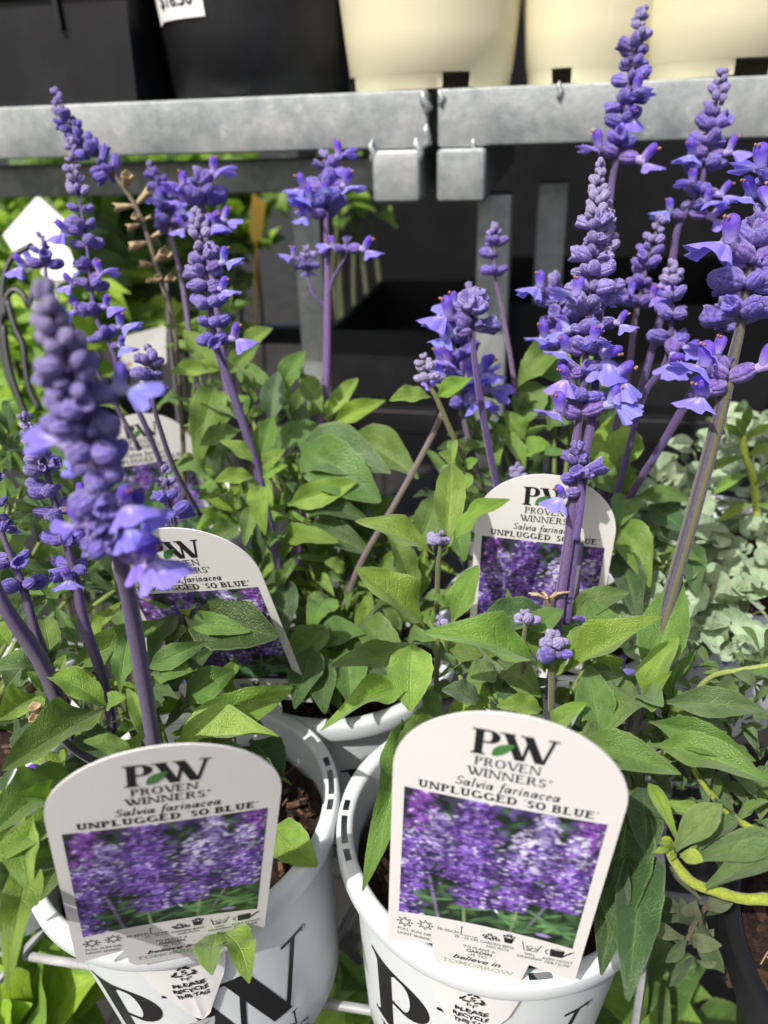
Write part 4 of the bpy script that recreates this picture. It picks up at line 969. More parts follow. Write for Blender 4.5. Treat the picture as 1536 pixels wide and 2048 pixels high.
sp(pF, [(296, 700, .40), (300, 740, .40), (306, 800, .402)], [(318, 850, .41), (350, 940, .43), (400, 1030, .46)], sz=.0066, n=7, gap=.0068, bloom=.0, pale=.35, tipfrac=.25, r1=.0014, green=.5)
# --- plant D spikes
sp(pD_, [(1282, 25, .43), (1272, 100, .43), (1255, 190, .432), (1246, 260, .434), (1234, 318, .436)], [(1222, 380, .44), (1205, 560, .44), (1180, 870, .44), (1150, 1100, .45)], sz=.0082, n=7, gap=.0092, bloom=.06, pale=.2, tipfrac=.25, r1=.0020, green=.2, blooms=[(.62, -85, .85), (.97, 175, 1.15), (.98, -25, 1.2)])
sp(pD_, [(1443, 148, .42), (1430, 220, .422), (1415, 290, .424), (1400, 380, .428), (1358, 450, .432)], [(1345, 520, .436), (1320, 640, .44), (1265, 840, .44), (1200, 1080, .45)], sz=.0080, n=7, gap=.0095, bloom=.12, pale=.15, tipfrac=.25, r1=.0020, green=.15, blooms=[(.55, 10, 1), (.5, 200, 1), (.78, -10, 1), (.95, 170, .9), (.9, -20, 1.1)])
sp(pD_, [(1318, 445, .405), (1300, 500, .408), (1285, 570, .41), (1270, 640, .412)], [(1255, 760, .42), (1220, 900, .43), (1180, 1080, .44)], sz=.0075, n=8, gap=.0082, bloom=.15, pale=.12, tipfrac=.2, r1=.0019, hue=1.15, blooms=[(.7, 10, .9)])
sp(pD_, [(1346, 532, .385), (1344, 590, .387), (1342, 640, .389), (1340, 690, .391)], [(1325, 740, .396), (1285, 800, .405), (1230, 1000, .43)], sz=.0074, n=7, gap=.0085, bloom=.05, pale=.3, tipfrac=.3, r1=.0016, green=.2, blooms=[(.9, -92, 1.2), (.95, -40, .9)])
sp(pD_, [(990, 455, .455), (991, 500, .456), (990, 552, .458)], [(1005, 620, .46), (1025, 740, .46), (1042, 860, .46), (1060, 1000, .46)], sz=.0064, n=6, gap=.0085, bloom=.0, pale=.15, tipfrac=.25, r1=.0014, green=.2, hue=1.2, purple=(.17, .09, .28))
sp(pD_, [(945, 590, .395), (945, 630, .395), (944, 670, .396)], [(955, 760, .40), (975, 880, .41), (1000, 1000, .425)], sz=.0085, n=10, gap=.0075, bloom=.12, pale=.55, tipfrac=.0, r1=.0019, green=.05, spent=.5, purple=(.12, .065, .28), blooms=[(.7, 172, 1.15), (.9, 195, 1.0)])
sp(pD_, [(900, 640, .44), (915, 720, .445), (925, 810, .45)], [(935, 870, .45), (970, 1000, .45)], sz=.0095, n=8, gap=.011, bloom=.4, pale=.0, tipfrac=.0, r1=.0017, purple=(.07, .04, .16), blooms=[(.5, -25, 1.2), (.45, 190, .9)])
sp(pD_, [(848, 718, .385), (852, 745, .386), (858, 770, .387)], [(875, 800, .388), (910, 880, .395), (965, 985, .41)], sz=.0055, n=7, gap=.0042, bloom=0, pale=.7, tipfrac=.8, r1=.0014, green=1., purple=(.14, .16, .07))
sp(pD_, [(1392, 770, .40), (1394, 775, .40)], [(1350, 850, .405), (1262, 990, .425), (1220, 1080, .44)], sz=.003, n=3, gap=.01, pale=0, tipfrac=0, r1=.0019, green=.05, purple=(.11, .06, .20))
sp(pD_, [(1468, 590, .385), (1450, 640, .388), (1432, 690, .392)], [(1410, 735, .396), (1380, 790, .40), (1300, 930, .415)], sz=.0072, n=8, gap=.0085, bloom=.05, pale=.1, tipfrac=.1, r1=.0018, green=.1, spent=.3)
# --- plant B spikes
sp(pB, [(1200, 335, 0.331), (1192, 430, 0.332), (1184, 560, 0.334), (1174, 690, .336), (1158, 840, .338)], [(1152, 880, .338), (1150, 930, 0.336), (1140, 1060, 0.333), (1120, 1200, 0.328), (1100, 1400, 0.321)], sz=.0074, n=9, gap=.0074, bloom=.05, pale=.55, tipfrac=.20, spent=.42, r1=.0022, green=.12, purple=(.13, .07, .26),
   blooms=[(.56, 150, 1.0), (.66, -60, 1.15), (.72, 185, 1.0), (.78, -25, 1.25), (.80, 205, .95), (.97, 15, 1.2), (.98, 175, 1.15)])
sp(pB, [(1216, 415, 0.338), (1210, 480, 0.339), (1200, 600, 0.341), (1196, 700, 0.343)], [(1185, 830, 0.343), (1172, 900, 0.341), (1150, 1080, 0.336), (1130, 1250, 0.331)], sz=.0066, n=7, gap=.0075, bloom=.06, pale=.6, tipfrac=.35, r1=.0021, green=.15, blooms=[(.8, -15, .9)])
sp(pB, [(1155, 905, 0.332), (1155, 940, 0.332), (1162, 985, 0.332)], [(1160, 1020, 0.332), (1150, 1080, 0.332)], sz=.0070, n=7, gap=.0085, bloom=.02, pale=.1, tipfrac=.0, spent=.7, r1=.0018, green=.1, blooms=[(.95, 195, .9)])
sp(pB, [(1105, 560, .39), (1115, 620, .39), (1125, 700, .39)], [(1150, 800, .39), (1165, 1000, .38), (1150, 1200, .36)], sz=.0082, n=7, gap=.0095, bloom=.35, pale=.2, tipfrac=.1, r1=.0017, blooms=[(.2, 170, .9), (.8, 190, 1)])
sp(pB, [(1545, 420, .318), (1515, 480, .32), (1495, 560, .322), (1484, 640, .324)], [(1465, 720, .325), (1448, 795, .325), (1380, 1050, .322), (1280, 1395, .315), (1240, 1560, .31)], sz=.0100, n=10, gap=.0080, bloom=.10, pale=.2, tipfrac=.0, spent=.35, r1=.0029, green=.75, purple=(.085, .07, .14), blooms=[(.45, 165, 1.1), (.3, 80, 1.0), (.5, 30, 1.0)], fsz=1.7)
sp(pB, [(1456, 735, .325), (1448, 775, .325)], [(1446, 800, .325)], sz=.0085, n=6, gap=.02, bloom=.0, pale=.1, tipfrac=0, spent=.4, r1=.003, green=.75, purple=(.085, .07, .14), blooms=[(.5, 165, 1.2), (.8, 205, 1.2), (.6, 20, 1.2), (.2, 140, .9)], fsz=1.7)
sp(pB, [(1560, 340, .33), (1545, 400, .33)], [(1530, 460, .325)], sz=.0082, n=6, gap=.01, bloom=.4, pale=.1, tipfrac=0, blooms=[(.4, 170, 1.2), (.8, 190, 1.)])
for i, (px, py, t, s_) in enumerate(((1050, 1228, .31, .0058), (1108, 1272, .285, .0062), (880, 1072, .335, .0050), (878, 1240, .335, .0045), (1036, 935, .44, .006))):
    sp(pB if i != 4 else pD_, [(px, py, t), (px, py + 32 * .3 / t * s_ / .006, t)], [(px - 4, py + 70, t + .004), (px - 6, py + 150, t + .012)], sz=s_, n=7, gap=.0042, bloom=0, pale=.5, tipfrac=.95, r0=.0009, r1=.0012, green=1., purple=(.16, .18, .09))
q = MB(); q.tube(crom([P(886, 822, .40), P(860, 880, .405), (P(800, 990, .41)), P(722, 1125, .42), P(690, 1210, .435)], 20), .00165, 16, .1); obj('stem', q.mesh('stem', [M['stem']]), pC, None, (.16, .11, .16, .9))
# broken stalk with dry stubs in plant B
q = MB(); q.tube(crom([P(1098, 1195, .325), P(1096, 1240, .325), P(1090, 1330, .325)], 8), .0021, 10); obj('stem', q.mesh('stem', [M['stem']]), pB, None, (.09, .06, .05, .2))
for k in range(7):
    a = k / 7 * 6.28; q = MB(); b0 = P(1098, 1200, .325); e = b0 + _r * .009 * math.cos(a) + _F * .006 * math.sin(a) + _u * rp(.001, .004)
    q.tube([b0, b0.lerp(e, .6) + _u * .001, e], [.0008, .0006, .0004], 6); obj('stub', q.mesh('stub', [M['dry']]), pB)

# ------------------------------------------------------------------ leaves placed one by one
def LL(plant, rows):
    for r_ in rows: lp(plant, *r_)
LL(pB, [  # base, tip, width px, roll, tone, shape
    ((868, 1110, .335), (712, 1040, .325), 58, 10, FRESH, 0), ((892, 1100, .337), (902, 925, .36), 62, 0, FRESH, 4), ((905, 1098, .337), (1016, 995, .33), 46, -20, FRESH, 1),
    ((848, 1252, .33), (712, 1135, .315), 92, 15, FRESH, 2), ((905, 1245, .337), (955, 1130, .335), 56, -10, FRESH, 4), ((872, 1245, .335), (842, 1235, .33), 36, 0, FRESH, 4),
    ((900, 1215, .335), (862, 1190, .33), 22, 0, FRESH, 4), ((880, 1100, .337), (868, 1060, .335), 16, 0, FRESH, 0), ((892, 1098, .337), (908, 1068, .335), 16, 0, FRESH, 0),
    ((870, 1320, .33), (664, 1330, .315), 56, 5, MID, 4), ((825, 1285, .32), (822, 1420, .30), 92, 0, FRESH, 4), ((830, 1375, .32), (646, 1448, .29), 66, 8, FRESH, 1),
    ((1075, 1335, .30), (855, 1262, .275), 96, 12, FRESH, 0), ((1118, 1350, .295), (1328, 1236, .28), 80, -18, FRESH, 6), ((1090, 1220, .34), (955, 1255, .33), 70, 0, DARK, 4),
    ((1120, 1240, .34), (1260, 1182, .34), 56, 0, MID, 0), ((1085, 1420, .30), (995, 1412, .29), 44, 0, FRESH, 4), ((1100, 1455, .295), (1172, 1405, .285), 42, 0, FRESH, 4),
    ((1090, 1345, .295), (1058, 1290, .285), 34, 10, FRESH, 4), ((1100, 1350, .295), (1140, 1290, .285), 40, 0, FRESH, 4), ((1060, 1260, .32), (1125, 1220, .315), 50, 0, MID, 4),
    ((1295, 1395, .315), (1360, 1150, .325), 95, 0, MID, 0), ((1285, 1395, .31), (1212, 1455, .285), 100, 10, MID, 3), ((1285, 1398, .308), (1355, 1275, .30), 62, -15, FRESH, 4), ((1290, 1398, .306), (1345, 1340, .295), 34, 0, 'yel', 6),
    ((1285, 1390, .306), (1325, 1410, .285), 60, 0, MID, 4), ((1315, 1405, .31), (1532, 1418, .30), 64, 8, GREY, 0), ((1290, 1440, .305), (1512, 1520, .285), 66, 10, MID, 0), ((1295, 1490, .30), (1545, 1565, .275), 76, -5, MID, 0),
    ((1150, 1490, .285), (1360, 1545, .26), 84, 5, MID, 0), ((1160, 1520, .285), (1350, 1555, .262), 88, -30, DARK, 2), ((1330, 1450, .315), (1455, 1460, .31), 70, 0, GREY, 4),
    ((1200, 1470, .29), (1180, 1330, .30), 80, 0, MID, 2), ((1230, 1300, .33), (1180, 1200, .335), 75, 0, MID, 2), ((1180, 1380, .305), (1245, 1350, .30), 46, 0, GREY, 4), ((1150, 1330, .315), (1190, 1250, .32), 70, 0, MID, 1),
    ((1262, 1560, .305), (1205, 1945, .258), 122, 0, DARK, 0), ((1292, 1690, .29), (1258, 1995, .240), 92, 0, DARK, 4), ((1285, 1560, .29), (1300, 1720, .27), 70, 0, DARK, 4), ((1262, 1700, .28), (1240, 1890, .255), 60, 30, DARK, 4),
    ((805, 1440, .31), (735, 1765, .262), 74, -10, MID, 3), ((850, 1440, .31), (800, 1560, .28), 60, 0, MID, 4), ((880, 1440, .315), (790, 1470, .30), 60, 0, MID, 2),
    ((960, 1400, .32), (885, 1380, .31), 50, 0, GREY, 4), ((900, 1300, .335), (965, 1310, .33), 44, 0, MID, 4), ((990, 1330, .33), (930, 1370, .32), 60, 0, MID, 1), ((1010, 1340, .33), (1075, 1390, .31), 64, 0, MID, 5),
    ((960, 1300, .34), (1040, 1360, .33), 60, 0, GREY, 2), ((1140, 1420, .30), (1240, 1410, .295), 60, 0, DARK, 4), ((1230, 1440, .30), (1160, 1490, .285), 50, 0, MID, 4)])
LL(pA, [
    ((215, 1415, .305), (92, 1348, .295), 58, 12, FRESH, 4), ((210, 1420, .305), (2, 1540, .265), 96, 10, MID, 2), ((345, 1470, .315), (584, 1374, .32), 78, 15, FRESH, 4), ((350, 1490, .31), (556, 1476, .29), 92, -22, FRESH, 2),
    ((268, 1512, .285), (168, 1482, .275), 40, 8, FRESH, 4), ((302, 1480, .30), (254, 1378, .295), 42, 0, FRESH, 4), ((130, 1345, .325), (330, 1238, .335), 66, 12, MID, 0), ((215, 1410, .305), (250, 1395, .297), 40, 0, FRESH, 4),
    ((72, 1390, .31), (-10, 1440, .285), 80, 0, FRESH, 2), ((95, 1380, .31), (55, 1345, .30), 34, 0, FRESH, 4), ((100, 1340, .32), (-20, 1330, .30), 60, 10, MID, 5), ((105, 1335, .322), (85, 1230, .335), 50, 0, MID, 4), ((20, 1290, .33), (-20, 1250, .33), 50, 0, FRESH, 4),
    ((130, 1360, .32), (190, 1355, .31), 44, 0, FRESH, 4), ((120, 1340, .32), (130, 1310, .315), 28, 0, FRESH, 4), ((240, 1390, .31), (262, 1250, .325), 46, 0, MID, 3), ((290, 1340, .32), (415, 1285, .32), 50, 15, MID, 1), ((300, 1350, .32), (385, 1340, .315), 60, 0, MID, 0),
    ((165, 1560, .295), (-10, 1660, .245), 110, 10, MID, 4), ((150, 1640, .290), (-20, 1720, .235), 90, -15, FRESH, 3), ((150, 1722, .288), (-10, 1790, .235), 110, 10, GREY, 4), ((130, 1720, .285), (82, 1798, .262), 60, 0, MID, 4),
    ((60, 1740, .25), (15, 1955, .215), 76, 0, FRESH, 3), ((40, 1780, .25), (40, 1925, .22), 60, 10, MID, 4), ((110, 1600, .27), (30, 1590, .25), 50, 0, FRESH, 2), ((60, 1640, .26), (60, 1780, .235), 70, 20, FRESH, 4),
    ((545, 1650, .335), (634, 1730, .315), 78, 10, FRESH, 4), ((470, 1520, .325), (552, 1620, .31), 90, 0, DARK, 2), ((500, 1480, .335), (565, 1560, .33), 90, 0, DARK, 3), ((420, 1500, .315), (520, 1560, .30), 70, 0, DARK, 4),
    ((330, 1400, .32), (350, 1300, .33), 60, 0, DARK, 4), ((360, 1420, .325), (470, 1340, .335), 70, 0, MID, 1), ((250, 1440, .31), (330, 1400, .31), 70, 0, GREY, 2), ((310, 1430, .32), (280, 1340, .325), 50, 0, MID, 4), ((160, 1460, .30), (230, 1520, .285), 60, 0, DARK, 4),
    ((20, 1480, .30), (110, 1460, .29), 60, 0, DARK, 4), ((430, 1470, .32), (440, 1400, .325), 50, 0, MID, 4), ((10, 1380, .32), (80, 1300, .325), 60, 0, GREY, 2)])
# torn leaf hanging over the rim at the tag's foot
leaf(pA, P(436, 1866, .285), P(502, 1952, .268), .0145, -25, FRESH, 3); leaf(pA, P(436, 1868, .2845), P(418, 1945, .27), .0125, 20, MID, 5)
LL(pC, [
    ((512, 930, .418), (440, 880, .41), 34, 10, FRESH, 0), ((508, 955, .418), (430, 962, .405), 38, 5, FRESH, 4), ((525, 935, .418), (568, 900, .41), 34, 0, FRESH, 4), ((526, 955, .418), (574, 930, .41), 32, 0, FRESH, 0), ((520, 970, .418), (528, 1062, .40), 52, 10, FRESH, 3), ((518, 930, .42), (545, 830, .43), 46, 0, MID, 0),
    ((575, 1010, .43), (712, 962, .42), 56, 15, FRESH, 4), ((560, 1080, .43), (540, 1090, .40), 34, 0, MID, 4), ((555, 1075, .43), (675, 1082, .41), 46, 0, FRESH, 4), ((505, 1010, .43), (490, 1090, .41), 34, 0, MID, 4), ((480, 1050, .425), (405, 1085, .41), 50, 0, MID, 2),
    ((655, 860, .47), (545, 900, .45), 60, 10, MID, 4), ((660, 850, .475), (770, 800, .47), 44, 10, FRESH, 0), ((700, 870, .465), (835, 960, .44), 86, 0, MID, 2), ((600, 890, .45), (760, 1000, .42), 110, 10, MID, 4), ((590, 900, .455), (780, 950, .43), 120, 0, GREY, 2), ((650, 840, .475), (715, 755, .48), 36, 0, FRESH, 4), ((650, 840, .476), (600, 745, .49), 44, 0, MID, 0), ((655, 845, .476), (670, 790, .48), 30, 0, FRESH, 4),
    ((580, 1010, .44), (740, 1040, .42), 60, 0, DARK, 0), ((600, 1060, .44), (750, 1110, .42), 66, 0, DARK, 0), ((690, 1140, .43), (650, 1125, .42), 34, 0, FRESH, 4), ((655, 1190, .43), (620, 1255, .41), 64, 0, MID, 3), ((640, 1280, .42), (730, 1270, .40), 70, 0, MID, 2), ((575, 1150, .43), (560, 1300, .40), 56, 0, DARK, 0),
    ((480, 700, .50), (545, 655, .50), 40, 0, FRESH, 0), ((470, 740, .49), (548, 780, .48), 46, 0, MID, 4), ((440, 760, .49), (365, 660, .49), 44, 0, FRESH, 4), ((445, 740, .49), (340, 745, .48), 36, 0, FRESH, 4), ((430, 770, .49), (395, 930, .46), 70, 0, MID, 3), ((455, 750, .49), (520, 690, .49), 44, 0, MID, 2), ((480, 860, .46), (400, 890, .45), 44, 0, MID, 4), ((560, 780, .49), (610, 700, .49), 50, 0, MID, 0), ((540, 860, .47), (555, 740, .48), 50, 0, GREY, 0),
    ((365, 1225, .352), (555, 1270, .338), 118, 10, (.045, .085, .022, 1), 4), ((378, 1240, .350), (498, 1262, .335), 46, 15, MID, 4), ((372, 1225, .35), (392, 1148, .342), 40, 0, FRESH, 4), ((360, 1215, .352), (278, 1190, .345), 36, 0, MID, 4), ((358, 1245, .352), (330, 1290, .34), 50, 0, MID, 2), ((365, 1210, .351), (378, 1230, .345), 26, 0, FRESH, 4), ((360, 1330, .365), (400, 1300, .355), 50, 0, GREY, 4),
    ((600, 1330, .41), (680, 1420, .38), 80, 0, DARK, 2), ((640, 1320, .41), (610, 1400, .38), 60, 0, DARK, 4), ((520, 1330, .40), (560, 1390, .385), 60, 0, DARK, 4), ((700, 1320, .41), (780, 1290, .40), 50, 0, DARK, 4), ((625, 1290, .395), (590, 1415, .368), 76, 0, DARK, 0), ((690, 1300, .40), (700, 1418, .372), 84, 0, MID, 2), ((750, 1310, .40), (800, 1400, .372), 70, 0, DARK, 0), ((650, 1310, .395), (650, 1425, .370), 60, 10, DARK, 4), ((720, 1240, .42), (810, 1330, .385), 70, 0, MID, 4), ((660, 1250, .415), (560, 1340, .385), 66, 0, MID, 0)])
LL(pD_, [
    ((862, 795, .39), (780, 800, .38), 40, 10, FRESH, 4), ((872, 795, .389), (945, 758, .385), 40, 0, FRESH, 2), ((905, 880, .396), (905, 930, .38), 22, 0, FRESH, 4), ((925, 935, .40), (878, 905, .395), 30, 0, FRESH, 4), ((928, 935, .40), (955, 918, .395), 24, 0, FRESH, 4), ((930, 935, .402), (880, 1000, .39), 70, 0, FRESH, 3),
    ((1050, 880, .455), (1010, 820, .45), 46, 0, FRESH, 2), ((1045, 900, .455), (1100, 890, .44), 44, 0, FRESH, 4), ((1040, 860, .456), (1070, 760, .47), 70, 0, MID, 4), ((1130, 770, .47), (1065, 690, .48), 80, 0, MID, 4), ((1095, 860, .46), (1150, 780, .47), 90, 0, MID, 2),
    ((1235, 950, .43), (1225, 830, .43), 110, 0, FRESH, 3), ((1250, 1000, .43), (1180, 880, .435), 80, 0, MID, 2), ((1260, 990, .43), (1240, 1050, .41), 60, 0, MID, 4), ((1265, 995, .43), (1385, 1000, .42), 40, 0, MID, 0), ((1250, 985, .43), (1265, 940, .43), 30, 0, FRESH, 4), ((1230, 1040, .425), (1300, 1170, .39), 84, 0, MID, 0), ((1300, 1010, .44), (1370, 1060, .42), 60, 0, DARK, 4), ((1380, 1080, .42), (1395, 1190, .40), 50, 0, DARK, 4),
    ((1005, 790, .46), (940, 790, .45), 30, 0, FRESH, 0), ((1030, 780, .46), (1120, 690, .47), 60, 0, MID, 5), ((880, 990, .42), (840, 1100, .40), 60, 0, MID, 4), ((900, 1020, .42), (930, 1120, .40), 56, 0, MID, 4), ((960, 970, .44), (930, 1040, .42), 40, 0, MID, 4), ((1230, 1100, .42), (1280, 1250, .38), 70, 0, DARK, 0)])
def fill(plant, pts, base, L=.035, n=4, kinds=(MID, FRESH, DARK), el=30):
    L *= 1.08; n += 2
    for px, py, t in pts:
        random.seed(int(px * 7 + py)); rosette(plant, P(px, py, t), n, L, el=el, kinds=kinds, base=base)
fill(pA, [(150, 1290, .345), (60, 1310, .35), (300, 1390, .335), (390, 1400, .345), (470, 1440, .345), (40, 1440, .33), (120, 1560, .30), (50, 1640, .28), (440, 1500, .335), (230, 1540, .31)], (*CA, .095), .033, 4, (MID, FRESH, DARK, GREY))
fill(pB, [(920, 1350, .345), (1040, 1300, .35), (1180, 1320, .345), (1230, 1400, .33), (1330, 1440, .33), (1390, 1480, .325), (1200, 1560, .30), (890, 1480, .32), (1240, 1640, .30), (1000, 1420, .33), (1290, 1580, .31)], (*CB, .095), .033, 4, (MID, FRESH, DARK, GREY))
fill(pC, [(500, 830, .48), (440, 960, .47), (600, 960, .46), (690, 980, .465), (520, 1150, .44), (620, 1130, .45), (700, 1200, .445), (560, 1230, .43), (660, 1300, .43), (420, 860, .49), (580, 820, .49), (470, 1020, .455), (740, 1080, .46), (600, 1350, .42), (760, 1180, .44), (800, 1260, .42), (740, 1310, .42), (690, 1120, .46), (640, 1030, .47), (560, 960, .48), (700, 1050, .48), (780, 1100, .46), (640, 1200, .46), (530, 1060, .46), (830, 1200, .43), (600, 1270, .44)], (*CC, .095), .036, 5, (MID, FRESH, MID, FRESH, DARK))
fill(pD_, [(900, 960, .45), (1010, 900, .47), (1110, 830, .48), (1200, 930, .46), (1270, 1080, .44), (1150, 760, .49), (960, 860, .48), (1060, 960, .45), (1330, 1130, .42), (880, 1080, .44)], (*CD, .095), .036, 4, (MID, DARK, FRESH))
fill(pE, [(60, 930, .45), (20, 1010, .43), (110, 1030, .42), (160, 1000, .45), (40, 1120, .40), (120, 1150, .39), (200, 1080, .42), (250, 1090, .43), (10, 1220, .37), (230, 1180, .39), (20, 870, .47), (300, 1120, .42)], (*CE, .095), .04, 5, (MID, DARK, DARK))
fill(pF, [(390, 960, .58), (400, 800, .60), (230, 1010, .56), (400, 690, .56), (170, 900, .6), (450, 640, .58), (120, 850, .58)], (*CF, .095), .036, 5, (FRESH, MID))
random.seed(99)
# loose purple petals fallen on the soil of plant E's pot and behind plant B
for i, (px, py, t) in enumerate(((95, 1520, .30), (50, 1690, .285), (1390, 1320, .40), (1420, 1295, .41), (1230, 1330, .36), (40, 1605, .29))):
    f_ = obj('fallen_flower', FLOW[i % 4], None, frame(P(px, py, t), Vector((rp(-1, 1), rp(-1, .2), rp(-.2, .5))), .012), (.8, .75, .9, 1))
    tag(f_, ['dropped violet blossom on soil under the big leaf by the tilted tag', 'dropped violet blossom between drooping leaves at the bench end', 'dropped violet blossom in the dark below the silver plant', 'dropped violet blossom lying beside a narrow green shoot', 'dropped violet blossom under the leaves by the thick green stem', 'dropped violet blossom half hidden beside the drooping grey leaf'][i], 'blossom', 'fallen blossoms')

# ================================================================== narrow-leaved plant in the black pot
KB = Vector((.212, .170, 0)); RBK = .088
bpot = thing('nursery_pot', 'black plastic pot of bark mulch beside the hanging salvia leaves', 'pot', KB)
q = MB(); q.lathe([(.0, .002), (.06, .002), (.064, 0), (.080, .098), (.0862, .0985), (.088, .100), (.088, .112), (.0868, .113), (.083, .113), (.0818, .112), (.079, .09), (.07, .03)], 96, KB); obj('pot_body', autosm(q.mesh('pot_body', [M['blackpot']]), 40), bpot)
obj('soil', soil_mesh(.0785, 9, 26, .006), bpot, Matrix.Translation(KB + UP * .088))
for i in range(90):
    a, qd = rp(0, 6.28), .074 * math.sqrt(random.random()); s_ = rp(.006, .02)
    mt = Matrix.Translation(KB + Vector((qd * math.cos(a), qd * math.sin(a), .093 + rp(0, .006)))) @ Quaternion(Vector((rp(-.5, .5), rp(-.5, .5), 1)).normalized(), rp(0, 6)).to_matrix().to_4x4() @ Matrix.Diagonal((s_ * rp(.3, .6), s_, s_ * .5, 1))
    if i < 4:
        CHIP = [leaf_mesh('bark_piece', M['chip'], [(0, .2), (.3, .5), (.7, .42), (1, .1)], .2, .3, .3, 1.2, .1, 5, 6, seed=70 + i) for i in range(3)] if i == 0 else CHIP
    obj('bark_piece', CHIP[i % 3], bpot, mt)
q = MB()
for i in range(160):
    a, qd = rp(0, 6.28), .074 * math.sqrt(random.random()); c0 = KB + Vector((qd * math.cos(a), qd * math.sin(a), .096 + rp(0, .006))); d = Vector((rp(-1, 1), rp(-1, 1), rp(-.1, .4))) * .009
    q.tube([c0 - d, c0 + UP * .002, c0 + d], .0003, 4, caps=False)
o = obj('dry_fibre', q.mesh('dry_fibre', [M['straw']]), bpot); o['kind'] = 'stuff'
np_ = thing('trailing_plant', 'trailing plant with spoon shaped leaves and yellow stem in the black pot', 'plant', KB + UP * .092)
ST = (.25, .30, .03, 0)
def st(plant, pts, r, c=ST):
    q = MB(); pt = crom([P(*p) for p in pts], 24); q.tube(pt, [r * (.75 + .25 * i / 23) * (1 + .12 * (i % 6 == 0)) for i in range(24)], 10); obj('stem', q.mesh('stem', [M['stem']]), plant, None, c)
st(np_, [(1338, 1702, .262), (1352, 1728, .262), (1385, 1765, .262), (1440, 1785, .262), (1490, 1798, .262), (1545, 1800, .262), (1620, 1830, .268)], .0020)
SUC = (.105, .180, .060, 1); SUCL = (.165, .255, .075, 1)
for row in [((1350, 1700, .262), (1442, 1606, .252), 62, 0, SUCL, 0), ((1375, 1722, .264), (1476, 1640, .268), 46, -20, SUC, 1), ((1385, 1720, .262), (1560, 1670, .25), 62, 10, SUC, 0), ((1413, 1778, .26), (1580, 1700, .245), 66, -10, SUC, 1),
            ((1345, 1700, .262), (1318, 1685, .258), 14, 0, 'yel', 0), ((1342, 1700, .262), (1308, 1706, .258), 14, 0, 'yel', 0), ((1350, 1706, .262), (1340, 1722, .256), 12, 0, 'yel', 0), ((1352, 1698, .262), (1322, 1676, .262), 20, 0, 'yel', 0), ((1360, 1712, .26), (1408, 1722, .25), 34, 0, 'yel', 0), ((1344, 1696, .262), (1335, 1690, .256), 18, 0, 'yel', 0),
            ((1358, 1690, .264), (1296, 1565, .275), 30, 0, FRESH, 2), ((1372, 1715, .263), (1395, 1690, .258), 12, 0, 'yel', 0)]:
    lp(np_, *row, SPAT)
st(np_, [(1385, 1535, .30), (1415, 1580, .30), (1460, 1630, .30), (1500, 1655, .30), (1570, 1700, .29)], .0014)
st(np_, [(1540, 1330, .33), (1480, 1340, .33), (1420, 1355, .34), (1380, 1400, .35)], .0012, (.26, .33, .08, 0))
def tuft(c, n, L, kinds, tpx=.0, wr=.3, ax=None):
    random.seed(int(c[0] + c[1])); rosette(np_, P(*c), n, L, ax, 30, kinds, wr, None, SPAT)
for c, n, L in [((1400, 1545, .30), 9, .015), ((1440, 1600, .30), 7, .017), ((1475, 1640, .30), 6, .017), ((1500, 1580, .305), 7, .02), ((1530, 1500, .31), 7, .018), ((1480, 1440, .32), 8, .016), ((1515, 1400, .33), 7, .018), ((1450, 1500, .33), 8, .017), ((1490, 1350, .335), 7, .02), ((1385, 1310, .35), 7, .013), ((1530, 1300, .35), 7, .02), ((1420, 1360, .36), 6, .02), ((1360, 1500, .33), 6, .015), ((1530, 1600, .30), 6, .02)]:
    tuft(c, n, L, (SUC, SUC, SUCL, MID))
for c, n, L in [((1375, 1880, .27), 8, .019), ((1395, 1840, .272), 6, .02), ((1385, 1920, .268), 6, .014)]: tuft(c, n, L, ((.055, .095, .035, 1), (.075, .12, .05, 1), (.13, .16, .07, 1)), ax=Vector((-.5, -.8, .6)))
st(np_, [(1375, 1880, .27), (1400, 1830, .275), (1440, 1780, .285)], .0008, (.08, .06, .03, 0))

# ================================================================== silver-leaved plant in its own pot
KS = Vector((.235, .47, 0))
spot = thing('nursery_pot', 'white pot under the mounded silver leaved plant', 'pot', KS)
q = MB(); q.lathe([(0, .002), (.06, .002), (.064, 0), (.084, .098), (.0885, .0985), (.09, .100), (.09, .115), (.0885, .116), (.084, .116), (.083, .114), (.08, .08)], 80, KS); obj('pot_body', autosm(q.mesh('pot_body', [M['pot']]), 40), spot)
obj('soil', soil_mesh(.081, 4), spot, Matrix.Translation(KS + UP * .095))
si = thing('silver_plant', 'mounded plant of small round silvery green leaves behind the thick stem', 'plant', KS + UP * .10)
random.seed(5)
for i in range(290):
    px = rp(1255, 1560); py = rp(830, 1320)
    if py < 870 + (1400 - px) * .7: py += 130
    dpt = .515 - (py - 850) * .00026 + rp(-.02, .015); b = P(px, py, dpt)
    d = Vector((rp(-1, 1), rp(-1, .4), rp(-.1, .8))).normalized(); L = rp(.009, .019); a = rp(.75, 1.2); gg = rp(0, 1)
    c = (.33 * a + .10 * gg, .47 * a + .06 * gg, .32 * a + .05 * gg, 1)
    leaf(si, b, b + d * L, L * rp(.9, 1.2), rp(-40, 40), c, None, ROUND, Vector((rp(-.5, .3), rp(-.9, 0), 1)))
q = MB()
for i in range(34):
    px, py = rp(1290, 1545), rp(920, 1260); b = P(px, py, .52 - (py - 850) * .00026); e = P(px + rp(-70, 70), py + rp(-40, 60), .525 - (py - 850) * .00026); q.tube(crom([b, b.lerp(e, .5) + UP * .006, e], 7), .0007, 5, caps=False)
o = obj('runner', q.mesh('runner', [M['stem']]), si, None, (.34, .40, .18, 0)); o['kind'] = 'stuff'
